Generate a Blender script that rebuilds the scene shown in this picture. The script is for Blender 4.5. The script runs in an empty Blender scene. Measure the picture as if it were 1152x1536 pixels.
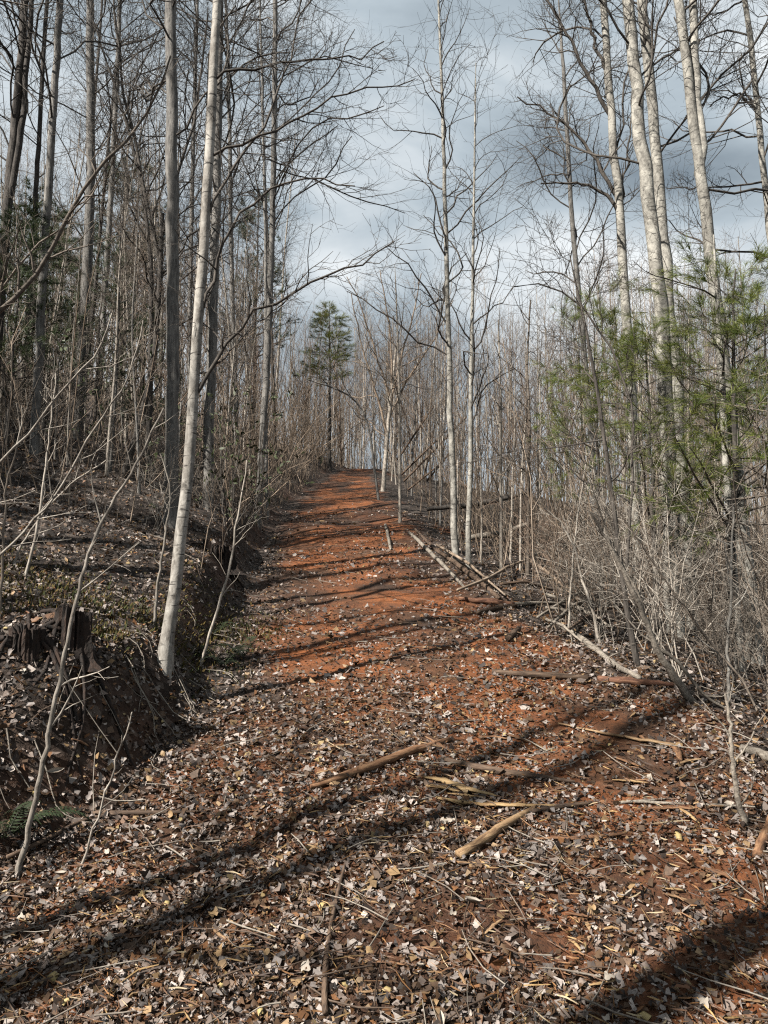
import bpy, math, random
import numpy as np
from mathutils import Vector

# ------------------------------------------------------------------ camera, sky, sun, exposure
scene = bpy.context.scene
COL = scene.collection
PITCH = math.radians(6.0)
CAMZ = 1.66
FPX, CX, CY = 1154.0, 576.0, 768.0
cam_d = bpy.data.cameras.new('camera')
cam = bpy.data.objects.new('camera', cam_d); COL.objects.link(cam)
cam.location = (0, 0, CAMZ); cam.rotation_euler = (math.pi / 2 + PITCH, 0, 0)
cam_d.sensor_fit = 'VERTICAL'; cam_d.sensor_height = 36.0; cam_d.lens = 36.0 * FPX / 1536.0
cam_d.clip_start = 0.05; cam_d.clip_end = 2000
scene.camera = cam

SUN_EL = math.radians(42); SUN_AZ = math.atan2(-0.80, -0.60)      # azimuth from +Y towards +X
sun_dir = Vector((math.sin(SUN_AZ) * math.cos(SUN_EL), math.cos(SUN_AZ) * math.cos(SUN_EL), math.sin(SUN_EL)))
sd = bpy.data.lights.new('sun', 'SUN'); sd.energy = 5.0; sd.angle = math.radians(0.42); sd.color = (1.0, 0.94, 0.86)
so = bpy.data.objects.new('sun', sd); COL.objects.link(so)
so.rotation_euler = sun_dir.to_track_quat('Z', 'Y').to_euler(); so.location = (-20, -15, 30)

world = bpy.data.worlds.new('World'); scene.world = world; world.use_nodes = True
def build_world():
    nt = world.node_tree; N = nt.nodes; L = nt.links; N.clear()
    out = N.new('ShaderNodeOutputWorld'); bg = N.new('ShaderNodeBackground')
    sky = N.new('ShaderNodeTexSky'); sky.sky_type = 'NISHITA'; sky.sun_disc = False
    sky.sun_elevation = SUN_EL; sky.sun_rotation = SUN_AZ; sky.air_density = 1.2; sky.dust_density = 2.0
    tc = N.new('ShaderNodeTexCoord')
    mp = N.new('ShaderNodeMapping'); mp.inputs['Scale'].default_value = (-1.0, 1.0, 2.1)
    mp.inputs['Location'].default_value = (2.39, -2.52, 0.33)
    L.new(tc.outputs['Generated'], mp.inputs['Vector'])
    def noise(scale, detail, rough, dist=0.0):
        n = N.new('ShaderNodeTexNoise'); n.inputs['Scale'].default_value = scale
        n.inputs['Detail'].default_value = detail; n.inputs['Roughness'].default_value = rough
        n.inputs['Distortion'].default_value = dist
        L.new(mp.outputs['Vector'], n.inputs['Vector']); return n
    n1 = noise(2.1, 7, 0.5, 0.35)
    n2 = noise(1.1, 3, 0.5)
    cr = N.new('ShaderNodeValToRGB')              # cloud bodies: slate undersides to white rims
    e = cr.color_ramp.elements
    e[0].position = 0.29; e[0].color = (1.3, 1.62, 1.92, 1)
    e[1].position = 0.63; e[1].color = (5.6, 5.8, 5.9, 1)
    m = e.new(0.46); m.color = (2.75, 3.2, 3.55, 1)
    m = e.new(0.54); m.color = (3.9, 4.25, 4.5, 1)
    L.new(n1.outputs['Fac'], cr.inputs['Fac'])
    mr = N.new('ShaderNodeMapRange'); mr.inputs['From Min'].default_value = 0.25; mr.inputs['From Max'].default_value = 0.42
    mr.inputs['To Min'].default_value = 0.75; mr.inputs['To Max'].default_value = 1.0
    L.new(n2.outputs['Fac'], mr.inputs['Value'])
    mx = N.new('ShaderNodeMix'); mx.data_type = 'RGBA'
    L.new(mr.outputs['Result'], mx.inputs[0]); L.new(sky.outputs['Color'], mx.inputs[6]); L.new(cr.outputs['Color'], mx.inputs[7])
    L.new(mx.outputs[2], bg.inputs['Color']); bg.inputs['Strength'].default_value = 0.05
    L.new(bg.outputs['Background'], out.inputs['Surface'])
build_world()
scene.view_settings.view_transform = 'Standard'
try: scene.view_settings.look = 'None'
except Exception: pass
scene.view_settings.exposure = 1.85; scene.view_settings.gamma = 1.0
scene.view_settings.use_curve_mapping = False
scene.render.engine = 'CYCLES'
scene.cycles.max_bounces = 5; scene.cycles.diffuse_bounces = 1; scene.cycles.glossy_bounces = 2
scene.cycles.transparent_max_bounces = 4; scene.cycles.use_denoising = False
scene.cycles.filter_width = 1.2

# ------------------------------------------------------------------ terrain
def vnoise(x, y, seed=0):
    x = np.asarray(x, float); y = np.asarray(y, float)
    xi = np.floor(x); yi = np.floor(y); fx = x - xi; fy = y - yi
    fx = fx * fx * (3 - 2 * fx); fy = fy * fy * (3 - 2 * fy)
    def h(a, b):
        v = np.sin(a * 127.1 + b * 311.7 + seed * 74.7) * 43758.5453
        return v - np.floor(v)
    return (h(xi, yi) * (1 - fx) * (1 - fy) + h(xi + 1, yi) * fx * (1 - fy) + h(xi, yi + 1) * (1 - fx) * fy + h(xi + 1, yi + 1) * fx * fy) * 2 - 1
def sstep(a, b, v):
    t = np.clip((v - a) / (b - a), 0, 1); return t * t * (3 - 2 * t)
TOE_Y = [-30, 0, 2.2, 2.9, 3.5, 4.5, 8, 12, 17, 25, 35, 200]
TOE_X = [-5, -3.2, -2.1, -1.45, -1.12, -1.05, -1.4, -1.75, -2.0, -1.8, -1.0, 0]
EDG_Y = [-30, 2, 3.8, 5, 6.5, 10, 14, 20, 25, 35, 200]
EDG_X = [4, 2.4, 1.85, 1.65, 1.12, 0.75, 0.45, 0.0, -0.3, 0.1, 2]
def toe(y): return np.interp(y, TOE_Y, TOE_X)
def edge(y): return np.interp(y, EDG_Y, EDG_X)
def grade(y):
    return np.interp(y, [-60, 0, 21, 28, 31, 36, 70, 200], [-4, 0, 4.6, 6.15, 6.65, 6.85, 5.5, -5])
def terrain(x, y, fine=True):
    x = np.asarray(x, float); y = np.asarray(y, float)
    z = grade(y)
    s = toe(y) + 0.10 * vnoise(x * 0.3, y * 1.3, 5) - x                   # left bank
    step = 0.36 + 0.10 * vnoise(y * 0.9, y * 0 + 3, 2) - 0.16 * sstep(7, 16, y)
    z = z + step * sstep(0.0, 0.42, s) + np.interp(np.maximum(s - 0.2, 0), [0, 3, 8, 30, 200], [0, 1.08, 2.85, 7.5, 11]) * np.interp(y, [0, 3, 8, 13, 30], [0.6, 0.78, 1.0, 1.2, 1.0])
    z = z + (0.25 + 0.08 * vnoise(x * 7, y * 7, 17)) * np.exp(-((x + 1.66) ** 2 + (y - 3.8) ** 2 * 1.4) / 0.16)      # mound of soil at the stump
    z = z + 0.06 * np.exp(-((x + 1.28) ** 2 + (y - 4.5) ** 2) / 0.03)
    r = x - edge(y) - 0.15 * vnoise(x * 0.3, y * 0.8, 9)                  # right, falling away
    z = z - np.interp(np.maximum(r, 0), [0, 0.4, 2.5, 7, 30, 200], [0, 0.09, 0.56, 1.25, 4, 14])
    z = z + 0.06 * vnoise(x * 0.45, y * 0.45, 11) * sstep(0, 3, np.abs(x)) * 2
    rut = sstep(5, 9, y) * (1 - sstep(0.6, 1.2, np.abs(x - (toe(y) + edge(y)) / 2)))
    z = z + 0.055 * rut * vnoise(x * 0.35 + y * 0.15, y * 1.5 - x * 0.3, 21)
    z = z + 0.03 * vnoise(x * 1.7, y * 1.7, 12)
    if fine:
        z = z + 0.014 * vnoise(x * 5.3, y * 5.3, 13) + 0.007 * vnoise(x * 14, y * 14, 14)
    return z
SP, CP = math.sin(PITCH), math.cos(PITCH)
def ray(px, py):
    a = (px - CX) / FPX; b = (CY - py) / FPX
    return np.array([a, CP - b * SP, SP + b * CP])
def at(px, py, Y):
    d = ray(px, py); t = Y / d[1]
    return np.array([d[0] * t, Y, CAMZ + d[2] * t])
def hit(px, py, far=60):
    d = ray(px, py)
    ts = np.concatenate([np.arange(0.8, 12, 0.01), np.arange(12, far, 0.05)])
    z = CAMZ + d[2] * ts - terrain(d[0] * ts, d[1] * ts)
    i = np.argmax(z < 0) if (z < 0).any() else len(ts) - 1
    t = ts[i]; x, y = d[0] * t, d[1] * t
    return np.array([x, y, float(terrain(x, y))])
def path_mask(x, y):
    a = toe(y) + 0.12; b = edge(y) - 0.05
    w = 0.22 * vnoise(x * 2.1, y * 1.6, 31) + 0.12 * vnoise(x * 6, y * 5, 32)
    return sstep(-0.15, 0.3, x - a + w) * sstep(-0.15, 0.35, b - x + w)

# ------------------------------------------------------------------ materials
def new_mat(name):
    m = bpy.data.materials.new(name); m.use_nodes = True
    nt = m.node_tree; b = nt.nodes['Principled BSDF']
    b.inputs['Roughness'].default_value = 0.85
    b.inputs['Specular IOR Level'].default_value = 0.25
    return m, nt, b
def tex_noise(nt, vec, scale, detail=4, rough=0.6, dist=0.0):
    n = nt.nodes.new('ShaderNodeTexNoise'); n.inputs['Scale'].default_value = scale
    n.inputs['Detail'].default_value = detail; n.inputs['Roughness'].default_value = rough
    n.inputs['Distortion'].default_value = dist
    if vec is not None: nt.links.new(vec, n.inputs['Vector'])
    return n.outputs['Fac']
def ramp(nt, fac, stops):
    r = nt.nodes.new('ShaderNodeValToRGB'); e = r.color_ramp.elements
    e[0].position, e[0].color = stops[0][0], (*stops[0][1], 1)
    e[1].position, e[1].color = stops[-1][0], (*stops[-1][1], 1)
    for p, c in stops[1:-1]:
        k = e.new(p); k.color = (*c, 1)
    nt.links.new(fac, r.inputs['Fac']); return r.outputs['Color']
def mixc(nt, fac, a, b, mode='MIX'):
    m = nt.nodes.new('ShaderNodeMix'); m.data_type = 'RGBA'; m.blend_type = mode
    for i, v in ((0, fac), (6, a), (7, b)):
        if isinstance(v, (int, float)): m.inputs[i].default_value = v
        elif isinstance(v, tuple): m.inputs[i].default_value = (*v, 1)
        else: nt.links.new(v, m.inputs[i])
    return m.outputs[2]
def obj_coords(nt, sc=(1, 1, 1)):
    tc = nt.nodes.new('ShaderNodeTexCoord'); mp = nt.nodes.new('ShaderNodeMapping')
    mp.inputs['Scale'].default_value = sc
    nt.links.new(tc.outputs['Object'], mp.inputs['Vector']); return mp.outputs['Vector']
def bump(nt, b, h, strength, dist):
    n = nt.nodes.new('ShaderNodeBump'); n.inputs['Strength'].default_value = strength; n.inputs['Distance'].default_value = dist
    nt.links.new(h, n.inputs['Height']); nt.links.new(n.outputs['Normal'], b.inputs['Normal'])
def bark(name, dark, mid, light, blotch=0.5, bands=0.0, grain=(38, 38, 7), var=0.25, bstr=0.7):
    dark, mid, light = (tuple(c * BK for c in q) for q in (dark, mid, light))
    m, nt, b = new_mat(name)
    v = obj_coords(nt, grain); g = tex_noise(nt, v, 1.0, 5, 0.65, 0.4)
    c = ramp(nt, g, [(0.30, dark), (0.47, mid), (0.66, light)])
    v2 = obj_coords(nt, (6, 6, 4)); g2 = tex_noise(nt, v2, 1.0, 5, 0.7, 0.6)
    spot = ramp(nt, g2, [(0.50, (0, 0, 0)), (0.58, (1, 1, 1))])
    bw = nt.nodes.new('ShaderNodeRGBToBW'); nt.links.new(spot, bw.inputs['Color'])
    ml = nt.nodes.new('ShaderNodeMath'); ml.operation = 'MULTIPLY'; ml.inputs[1].default_value = blotch
    nt.links.new(bw.outputs['Val'], ml.inputs[0])
    c = mixc(nt, ml.outputs[0], c, tuple(min(1, k * 1.25) for k in light))
    if bands:
        v3 = obj_coords(nt, (10, 10, 55)); g3 = tex_noise(nt, v3, 1.0, 3, 0.5)
        bd = ramp(nt, g3, [(0.60, (0, 0, 0)), (0.68, (bands,) * 3)])
        bw2 = nt.nodes.new('ShaderNodeRGBToBW'); nt.links.new(bd, bw2.inputs['Color'])
        c = mixc(nt, bw2.outputs['Val'], c, tuple(k * 0.55 for k in dark))
    oi = nt.nodes.new('ShaderNodeObjectInfo')
    mr = nt.nodes.new('ShaderNodeMapRange'); mr.inputs['To Min'].default_value = 1 - var; mr.inputs['To Max'].default_value = 1 + var
    nt.links.new(oi.outputs['Random'], mr.inputs['Value'])
    cm = nt.nodes.new('ShaderNodeCombineColor')
    for i in range(3): nt.links.new(mr.outputs['Result'], cm.inputs[i])
    c = mixc(nt, 1.0, c, cm.outputs['Color'], 'MULTIPLY')
    nt.links.new(c, b.inputs['Base Color'])
    ad = nt.nodes.new('ShaderNodeMath'); ad.operation = 'ADD'
    nt.links.new(g, ad.inputs[0]); nt.links.new(g2, ad.inputs[1])
    bump(nt, b, ad.outputs[0], bstr, 0.012)
    return m
M = {}; BK = 0.46; AL = 0.60
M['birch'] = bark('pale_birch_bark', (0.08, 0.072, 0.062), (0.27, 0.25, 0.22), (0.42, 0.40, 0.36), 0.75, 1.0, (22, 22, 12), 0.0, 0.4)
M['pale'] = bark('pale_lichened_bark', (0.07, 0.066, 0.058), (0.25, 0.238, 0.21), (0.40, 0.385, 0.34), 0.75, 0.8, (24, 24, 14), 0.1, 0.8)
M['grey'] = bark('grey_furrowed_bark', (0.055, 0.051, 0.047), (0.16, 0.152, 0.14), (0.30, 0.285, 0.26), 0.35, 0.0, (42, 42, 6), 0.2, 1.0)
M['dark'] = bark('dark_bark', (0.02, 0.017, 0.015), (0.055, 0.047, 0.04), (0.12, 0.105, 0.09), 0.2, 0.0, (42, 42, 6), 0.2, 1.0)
M['stem'] = bark('sapling_bark', (0.13, 0.11, 0.09), (0.28, 0.245, 0.205), (0.47, 0.43, 0.37), 0.4, 0.3, (50, 50, 18), 0.35, 0.4)
M['twig'] = bark('twig_bark', (0.085, 0.069, 0.055), (0.16, 0.132, 0.105), (0.26, 0.217, 0.175), 0.2, 0.0, (30, 30, 30), 0.25, 0.2)
M['twigd'] = bark('dark_twig_bark', (0.035, 0.03, 0.025), (0.07, 0.06, 0.05), (0.12, 0.105, 0.09), 0.2, 0.0, (30, 30, 30), 0.2, 0.2)
M['twigr'] = bark('reddish_twig_bark', (0.115, 0.074, 0.052), (0.21, 0.145, 0.106), (0.33, 0.25, 0.19), 0.2, 0.0, (30, 30, 30), 0.25, 0.2)
M['under'] = bark('undergrowth_bark', (0.15, 0.108, 0.074), (0.275, 0.205, 0.146), (0.44, 0.355, 0.275), 0.2, 0.0, (1.2, 1.2, .6), 0.0, 0.0)
M['grywood'] = bark('weathered_wood', (0.08, 0.066, 0.053), (0.20, 0.172, 0.14), (0.36, 0.32, 0.265), 0.3, 0.0, (60, 60, 60), 0.15, 0.5)
def wood(name, a, bcol, c3):
    a, bcol, c3 = (tuple(AL * (0.8 * v + 0.2 * sum(q) / 3) for v in q) for q in (a, bcol, c3))
    m, nt, b = new_mat(name)
    v = obj_coords(nt, (9, 60, 60)); g = tex_noise(nt, v, 1, 4, 0.6, 0.8)
    c = ramp(nt, g, [(0.32, a), (0.5, bcol), (0.68, c3)])
    nt.links.new(c, b.inputs['Base Color']); bump(nt, b, g, 0.8, 0.006); return m
M['orange'] = wood('orange_bare_wood', (0.06, 0.025, 0.010), (0.19, 0.085, 0.030), (0.30, 0.16, 0.065))
M['tan'] = wood('tan_bare_wood', (0.10, 0.05, 0.02), (0.26, 0.15, 0.06), (0.40, 0.26, 0.12))
M['yellow'] = wood('fresh_yellow_wood', (0.18, 0.09, 0.03), (0.36, 0.22, 0.075), (0.48, 0.33, 0.14))
M['brownw'] = wood('brown_dead_wood', (0.03, 0.018, 0.011), (0.09, 0.053, 0.030), (0.16, 0.10, 0.058))
M['redwood'] = wood('red_brown_dead_wood', (0.05, 0.02, 0.010), (0.13, 0.05, 0.022), (0.22, 0.10, 0.045))
M['rot'] = bark('rotten_dark_wood', (0.005, 0.004, 0.003), (0.017, 0.011, 0.008), (0.05, 0.028, 0.018), 0.12, 0.0, (34, 34, 10), 0.0, 1.0)

def attr_mat(name, rough=0.75, trans=0.0):
    m, nt, b = new_mat(name)
    a = nt.nodes.new('ShaderNodeAttribute'); a.attribute_name = 'col'
    g = tex_noise(nt, obj_coords(nt, (90, 90, 90)), 1, 2, 0.5)
    k = ramp(nt, g, [(0.3, (0.44, 0.43, 0.42)), (0.7, (0.70, 0.70, 0.70))])
    c = mixc(nt, 1.0, a.outputs['Color'], k, 'MULTIPLY')
    nt.links.new(c, b.inputs['Base Color']); b.inputs['Roughness'].default_value = rough
    if trans:
        t = nt.nodes.new('ShaderNodeBsdfTranslucent'); nt.links.new(c, t.inputs['Color'])
        ms = nt.nodes.new('ShaderNodeMixShader'); ms.inputs[0].default_value = trans
        out = nt.nodes['Material Output']
        nt.links.new(b.outputs['BSDF'], ms.inputs[1]); nt.links.new(t.outputs['BSDF'], ms.inputs[2]); nt.links.new(ms.outputs[0], out.inputs['Surface'])
    return m
M['litter'] = attr_mat('dead_leaf', 0.62, 0.12)
M['needle'] = attr_mat('pine_needle', 0.5, 0.25)
M['moss'] = attr_mat('moss', 0.95)
def plain_leaf(name, col):
    col = tuple(AL * v for v in col)
    m, nt, b = new_mat(name)
    g = tex_noise(nt, obj_coords(nt, (55, 55, 55)), 1, 3, 0.6)
    c = ramp(nt, g, [(0.3, tuple(k * 0.62 for k in col)), (0.65, col)])
    nt.links.new(c, b.inputs['Base Color']); b.inputs['Roughness'].default_value = 0.6; return m
LEAFM = [plain_leaf('pale_dry_leaf', (0.40, 0.35, 0.29)), plain_leaf('grey_dry_leaf', (0.26, 0.23, 0.215)), plain_leaf('tan_dry_leaf', (0.30, 0.20, 0.10)),
         plain_leaf('yellow_dry_leaf', (0.42, 0.32, 0.14)), plain_leaf('brown_dry_leaf', (0.11, 0.066, 0.036)), plain_leaf('russet_dry_leaf', (0.16, 0.07, 0.03))]
M['green'] = plain_leaf('evergreen_leaf', (0.045, 0.06, 0.018))
M['fern'] = plain_leaf('fern_frond', (0.022, 0.034, 0.012))

def ground_mat():
    m, nt, b = new_mat('forest_floor')
    tc = nt.nodes.new('ShaderNodeTexCoord'); P = tc.outputs['Object']
    a = nt.nodes.new('ShaderNodeAttribute'); a.attribute_name = 'clay'
    g1 = tex_noise(nt, P, 1.3, 6, 0.65, 0.3); g2 = tex_noise(nt, P, 9, 6, 0.7); g3 = tex_noise(nt, P, 45, 4, 0.7)
    clay = ramp(nt, g1, [(0.30, (0.070, 0.036, 0.019)), (0.43, (0.16, 0.069, 0.029)), (0.56, (0.38, 0.122, 0.032)), (0.72, (0.17, 0.085, 0.043))])
    g0 = tex_noise(nt, P, 0.55, 3, 0.6, 0.6)
    clay = mixc(nt, ramp(nt, g0, [(0.46, (0, 0, 0)), (0.60, (0.8, 0.8, 0.8))]), clay, (0.050, 0.027, 0.016))
    clay = mixc(nt, 0.75, clay, ramp(nt, g2, [(0.3, (0.42, 0.40, 0.40)), (0.62, (1.1, 1.1, 1.1))]), 'MULTIPLY')
    vo = nt.nodes.new('ShaderNodeTexVoronoi'); vo.inputs['Scale'].default_value = 17; nt.links.new(P, vo.inputs['Vector'])
    wv = nt.nodes.new('ShaderNodeSeparateColor'); nt.links.new(vo.outputs['Color'], wv.inputs['Color'])
    mould = ramp(nt, wv.outputs[0], [(0.0, (0.015, 0.011, 0.008)), (0.4, (0.042, 0.028, 0.019)), (0.75, (0.09, 0.066, 0.052)), (1.0, (0.18, 0.15, 0.125))])
    mould = mixc(nt, 0.8, mould, ramp(nt, g2, [(0.3, (0.35, 0.33, 0.32)), (0.65, (1.1, 1.1, 1.1))]), 'MULTIPLY')
    c = mixc(nt, a.outputs['Fac'], mould, clay)
    c = mixc(nt, 0.6, c, ramp(nt, g3, [(0.3, (0.5, 0.5, 0.5)), (0.6, (1.1, 1.1, 1.1))]), 'MULTIPLY')
    c = mixc(nt, 1.0, c, (.42, .42, .42), 'MULTIPLY')
    nt.links.new(c, b.inputs['Base Color']); b.inputs['Roughness'].default_value = 0.95
    ad = nt.nodes.new('ShaderNodeMath'); ad.operation = 'ADD'; nt.links.new(g2, ad.inputs[0]); nt.links.new(g3, ad.inputs[1])
    bump(nt, b, ad.outputs[0], 0.9, 0.02)
    return m
M['ground'] = ground_mat()

# ------------------------------------------------------------------ mesh helpers
def mesh_np(name, V, F, mat, smooth=True, col=None):
    """V (n,3); F list of arrays of equal-length faces (k,3) or (k,4)."""
    me = bpy.data.meshes.new(name)
    if not isinstance(F, (list, tuple)): F = [F]
    F = [f for f in F if len(f)]
    me.vertices.add(len(V)); me.vertices.foreach_set('co', np.asarray(V, np.float32).ravel())
    idx = np.concatenate([f.ravel() for f in F]).astype(np.int32)
    tot = np.concatenate([np.full(len(f), f.shape[1]) for f in F]).astype(np.int32)
    st = np.concatenate([[0], np.cumsum(tot)[:-1]]).astype(np.int32)
    me.loops.add(len(idx)); me.loops.foreach_set('vertex_index', idx)
    me.polygons.add(len(tot)); me.polygons.foreach_set('loop_start', st); me.polygons.foreach_set('loop_total', tot)
    me.polygons.foreach_set('use_smooth', np.full(len(tot), smooth, bool))
    if col is not None:
        at_ = me.color_attributes.new('col', 'FLOAT_COLOR', 'POINT')
        c4 = np.ones((len(V), 4), np.float32); c4[:, :3] = col; at_.data.foreach_set('color', c4.ravel())
    me.update(calc_edges=True); me.materials.append(mat)
    return me
def link(name, me, parent=None, loc=None):
    o = bpy.data.objects.new(name, me); COL.objects.link(o)
    if parent is not None: o.parent = parent
    if loc is not None: o.location = loc
    return o
def tag(o, label=None, cat=None, group=None, kind=None):
    if label: o['label'] = label
    if cat: o['category'] = cat
    if group: o['group'] = group
    if kind: o['kind'] = kind
    return o
def thing(name, label, cat, loc, group=None):
    return tag(link(name, None, None, tuple(float(v) for v in loc)), label, cat, group)
def copy_tree(o, parent=None):
    c = o.copy(); COL.objects.link(c); c.parent = parent
    for ch in list(o.children): copy_tree(ch, c)
    return c
def norm(v): return v / np.maximum(np.linalg.norm(v, axis=-1, keepdims=True), 1e-9)
def tubes(P, R, sides=3, cap=False):
    """P (N,m,3), R (N,m) -> V, quads"""
    N, m, _ = P.shape
    T = np.empty_like(P); T[:, 1:-1] = P[:, 2:] - P[:, :-2]; T[:, 0] = P[:, 1] - P[:, 0]; T[:, -1] = P[:, -1] - P[:, -2]
    T = norm(T)
    avg = norm(P[:, -1] - P[:, 0]); ref = np.where(np.abs(avg[:, 2:3]) < 0.8, np.array([[0, 0, 1.0]]), np.array([[1.0, 0, 0]]))
    U = norm(ref[:, None, :] - (ref[:, None, :] * T).sum(-1, keepdims=True) * T); W = np.cross(T, U)
    a = np.arange(sides) * 2 * np.pi / sides
    V = P[:, :, None, :] + R[:, :, None, None] * (np.cos(a)[None, None, :, None] * U[:, :, None, :] + np.sin(a)[None, None, :, None] * W[:, :, None, :])
    base = (np.arange(N) * m * sides)[:, None, None] + (np.arange(m - 1) * sides)[None, :, None]
    j = np.arange(sides)[None, None, :]; k = (np.arange(sides) + 1) % sides; k = k[None, None, :]
    F = np.stack([base + j, base + k, base + sides + k, base + sides + j], -1).reshape(-1, 4)
    return V.reshape(-1, 3), F
class Bag:
    def __init__(s): s.V = []; s.F = []; s.n = 0; s.C = []
    def add(s, V, F, C=None):
        s.V.append(V); s.F.append(F + s.n); s.n += len(V)
        if C is not None: s.C.append(C)
    def tube(s, P, R, sides=3): s.add(*tubes(P, R, sides))
    def mesh(s, name, mat, smooth=True):
        q = [f for f in s.F if f.shape[1] == 4]; t = [f for f in s.F if f.shape[1] == 3]
        F = ([np.concatenate(q)] if q else []) + ([np.concatenate(t)] if t else [])
        return mesh_np(name, np.concatenate(s.V), F, mat, smooth, np.concatenate(s.C) if s.C else None)
def resample(pts, n, soft=None):
    pts = np.asarray(pts, float); d = np.r_[0, np.cumsum(np.linalg.norm(np.diff(pts, axis=0), axis=1))]
    t = np.linspace(0, d[-1], n)
    Q = np.stack([np.interp(t, d, pts[:, i]) for i in range(3)], 1)
    for _ in range(soft or max(1, n // 5)):                                     # soften corners
        Q[1:-1] = 0.25 * Q[:-2] + 0.5 * Q[1:-1] + 0.25 * Q[2:]
    return Q
def grow(rng, P, R, k, t0, t1, length, ang, m=4, up=0.12, wig=0.18, rs=0.55, rmin=0.0022, lenfall=0.5, ids=None):
    """k children per parent branch; returns P, R, parent ids"""
    N, mp, _ = P.shape
    t = t0 + (t1 - t0) * (np.arange(k)[None, :] + rng.random((N, k))) / k
    f = t * (mp - 1); i = np.minimum(f.astype(int), mp - 2); fr = (f - i)[..., None]
    rows = np.arange(N)[:, None]
    A = P[rows, i]; B = P[rows, i + 1]; pos = A * (1 - fr) + B * fr
    Rt = R[rows, i] * (1 - fr[..., 0]) + R[rows, i + 1] * fr[..., 0]
    T = norm(B - A)
    rv = rng.normal(size=(N, k, 3)); perp = norm(rv - (rv * T).sum(-1, keepdims=True) * T)
    an = np.radians(ang) * (0.7 + 0.6 * rng.random((N, k, 1)))
    D = norm(np.cos(an) * T + np.sin(an) * perp)
    Lg = (length * (0.55 + 0.7 * rng.random((N, k))) * (1 - lenfall * (t - t0) / max(1e-6, t1 - t0)))
    plen = np.linalg.norm(np.diff(P, axis=1), axis=2).sum(1)
    Lg = np.minimum(Lg, 0.8 * plen[:, None])
    out = np.empty((N, k, m, 3)); out[:, :, 0] = pos
    for s in range(1, m):
        D = norm(D + np.array([0, 0, up]) + wig * rng.normal(size=D.shape))
        out[:, :, s] = out[:, :, s - 1] + D * (Lg / (m - 1))[..., None]
    r0 = np.maximum(np.minimum(Rt * rs, 0.018 * Lg + 0.002), rmin)
    rr = r0[..., None] * np.linspace(1, 0.3, m)[None, None, :]
    rr = np.maximum(rr, rmin * 0.6)
    pid = np.repeat(np.arange(N) if ids is None else ids, k)
    return out.reshape(N * k, m, 3), rr.reshape(N * k, m), pid
def trunk_tube(bag, pts, rads, sides=11, seed=0, flare=0.0, lump=0.05):
    P = np.asarray(pts)[None]; R = np.asarray(rads)[None]
    V, F = tubes(P, R, sides); n = len(pts)
    Vr = V.reshape(n, sides, 3); c = np.asarray(pts)[:, None, :]
    a = np.arange(sides) * 2 * np.pi / sides
    zz = np.asarray(pts)[:, 2][:, None]
    k = 1 + lump * (vnoise(np.cos(a)[None] * 1.6 + 7 + zz * 0, zz * 2.2 + np.sin(a)[None] * 1.6, seed) + 0.5 * vnoise(np.cos(a)[None] * 3 + zz * 0, zz * 6 + np.sin(a)[None] * 3, seed + 1))
    if flare:
        h = np.r_[0, np.cumsum(np.linalg.norm(np.diff(pts, axis=0), axis=1))][:, None]
        lob = 0.7 + 0.6 * np.abs(np.sin(a * 2.0 + seed))[None]
        k = k + flare * np.exp(-h / 0.16) * lob
    V = c + (Vr - c) * k[..., None]
    bag.add(V.reshape(-1, 3), F)

# ------------------------------------------------------------------ ground
def build_ground():
    ys = [1.0]
    while ys[-1] < 190: ys.append(ys[-1] + max(0.022, 0.0155 * ys[-1]))
    ys = np.r_[np.linspace(-45, 0.9, 50), ys]
    u = np.linspace(-1, 1, 291); xs = np.sinh(u * 5.6) / math.sinh(5.6) * 150 - 0.2
    X, Y = np.meshgrid(xs, ys); Z = terrain(X, Y)
    V = np.stack([X, Y, Z], -1).reshape(-1, 3)
    nx, ny = len(xs), len(ys); i = np.arange(ny - 1)[:, None] * nx + np.arange(nx - 1)[None]
    F = np.stack([i, i + 1, i + nx + 1, i + nx], -1).reshape(-1, 4)
    me = mesh_np('ground', V, F, M['ground'])
    a = me.attributes.new('clay', 'FLOAT', 'POINT')
    k = path_mask(X, Y) * np.interp(Y, [0, 3, 6, 9], [0.65, 0.75, 0.9, 0.95])
    spoil = sstep(0.45, 0.75, vnoise(X * 0.8, Y * 0.7, 41)) * sstep(-0.9, 0.2, 1.2 - np.abs(X - edge(Y))) * 0.8
    bankk = sstep(0, 0.1, toe(Y) - X) * sstep(0, 0.3, 0.5 - (toe(Y) - X)) * 0.18  # clay kept low, putting the cut bank's shade into its dark soil colour
    k = np.clip(np.maximum(np.maximum(k, spoil), bankk), 0, 1)
    a.data.foreach_set('value', k.astype(np.float32).ravel())
    return tag(link('ground', me), kind='structure')
GROUND = build_ground()

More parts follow.
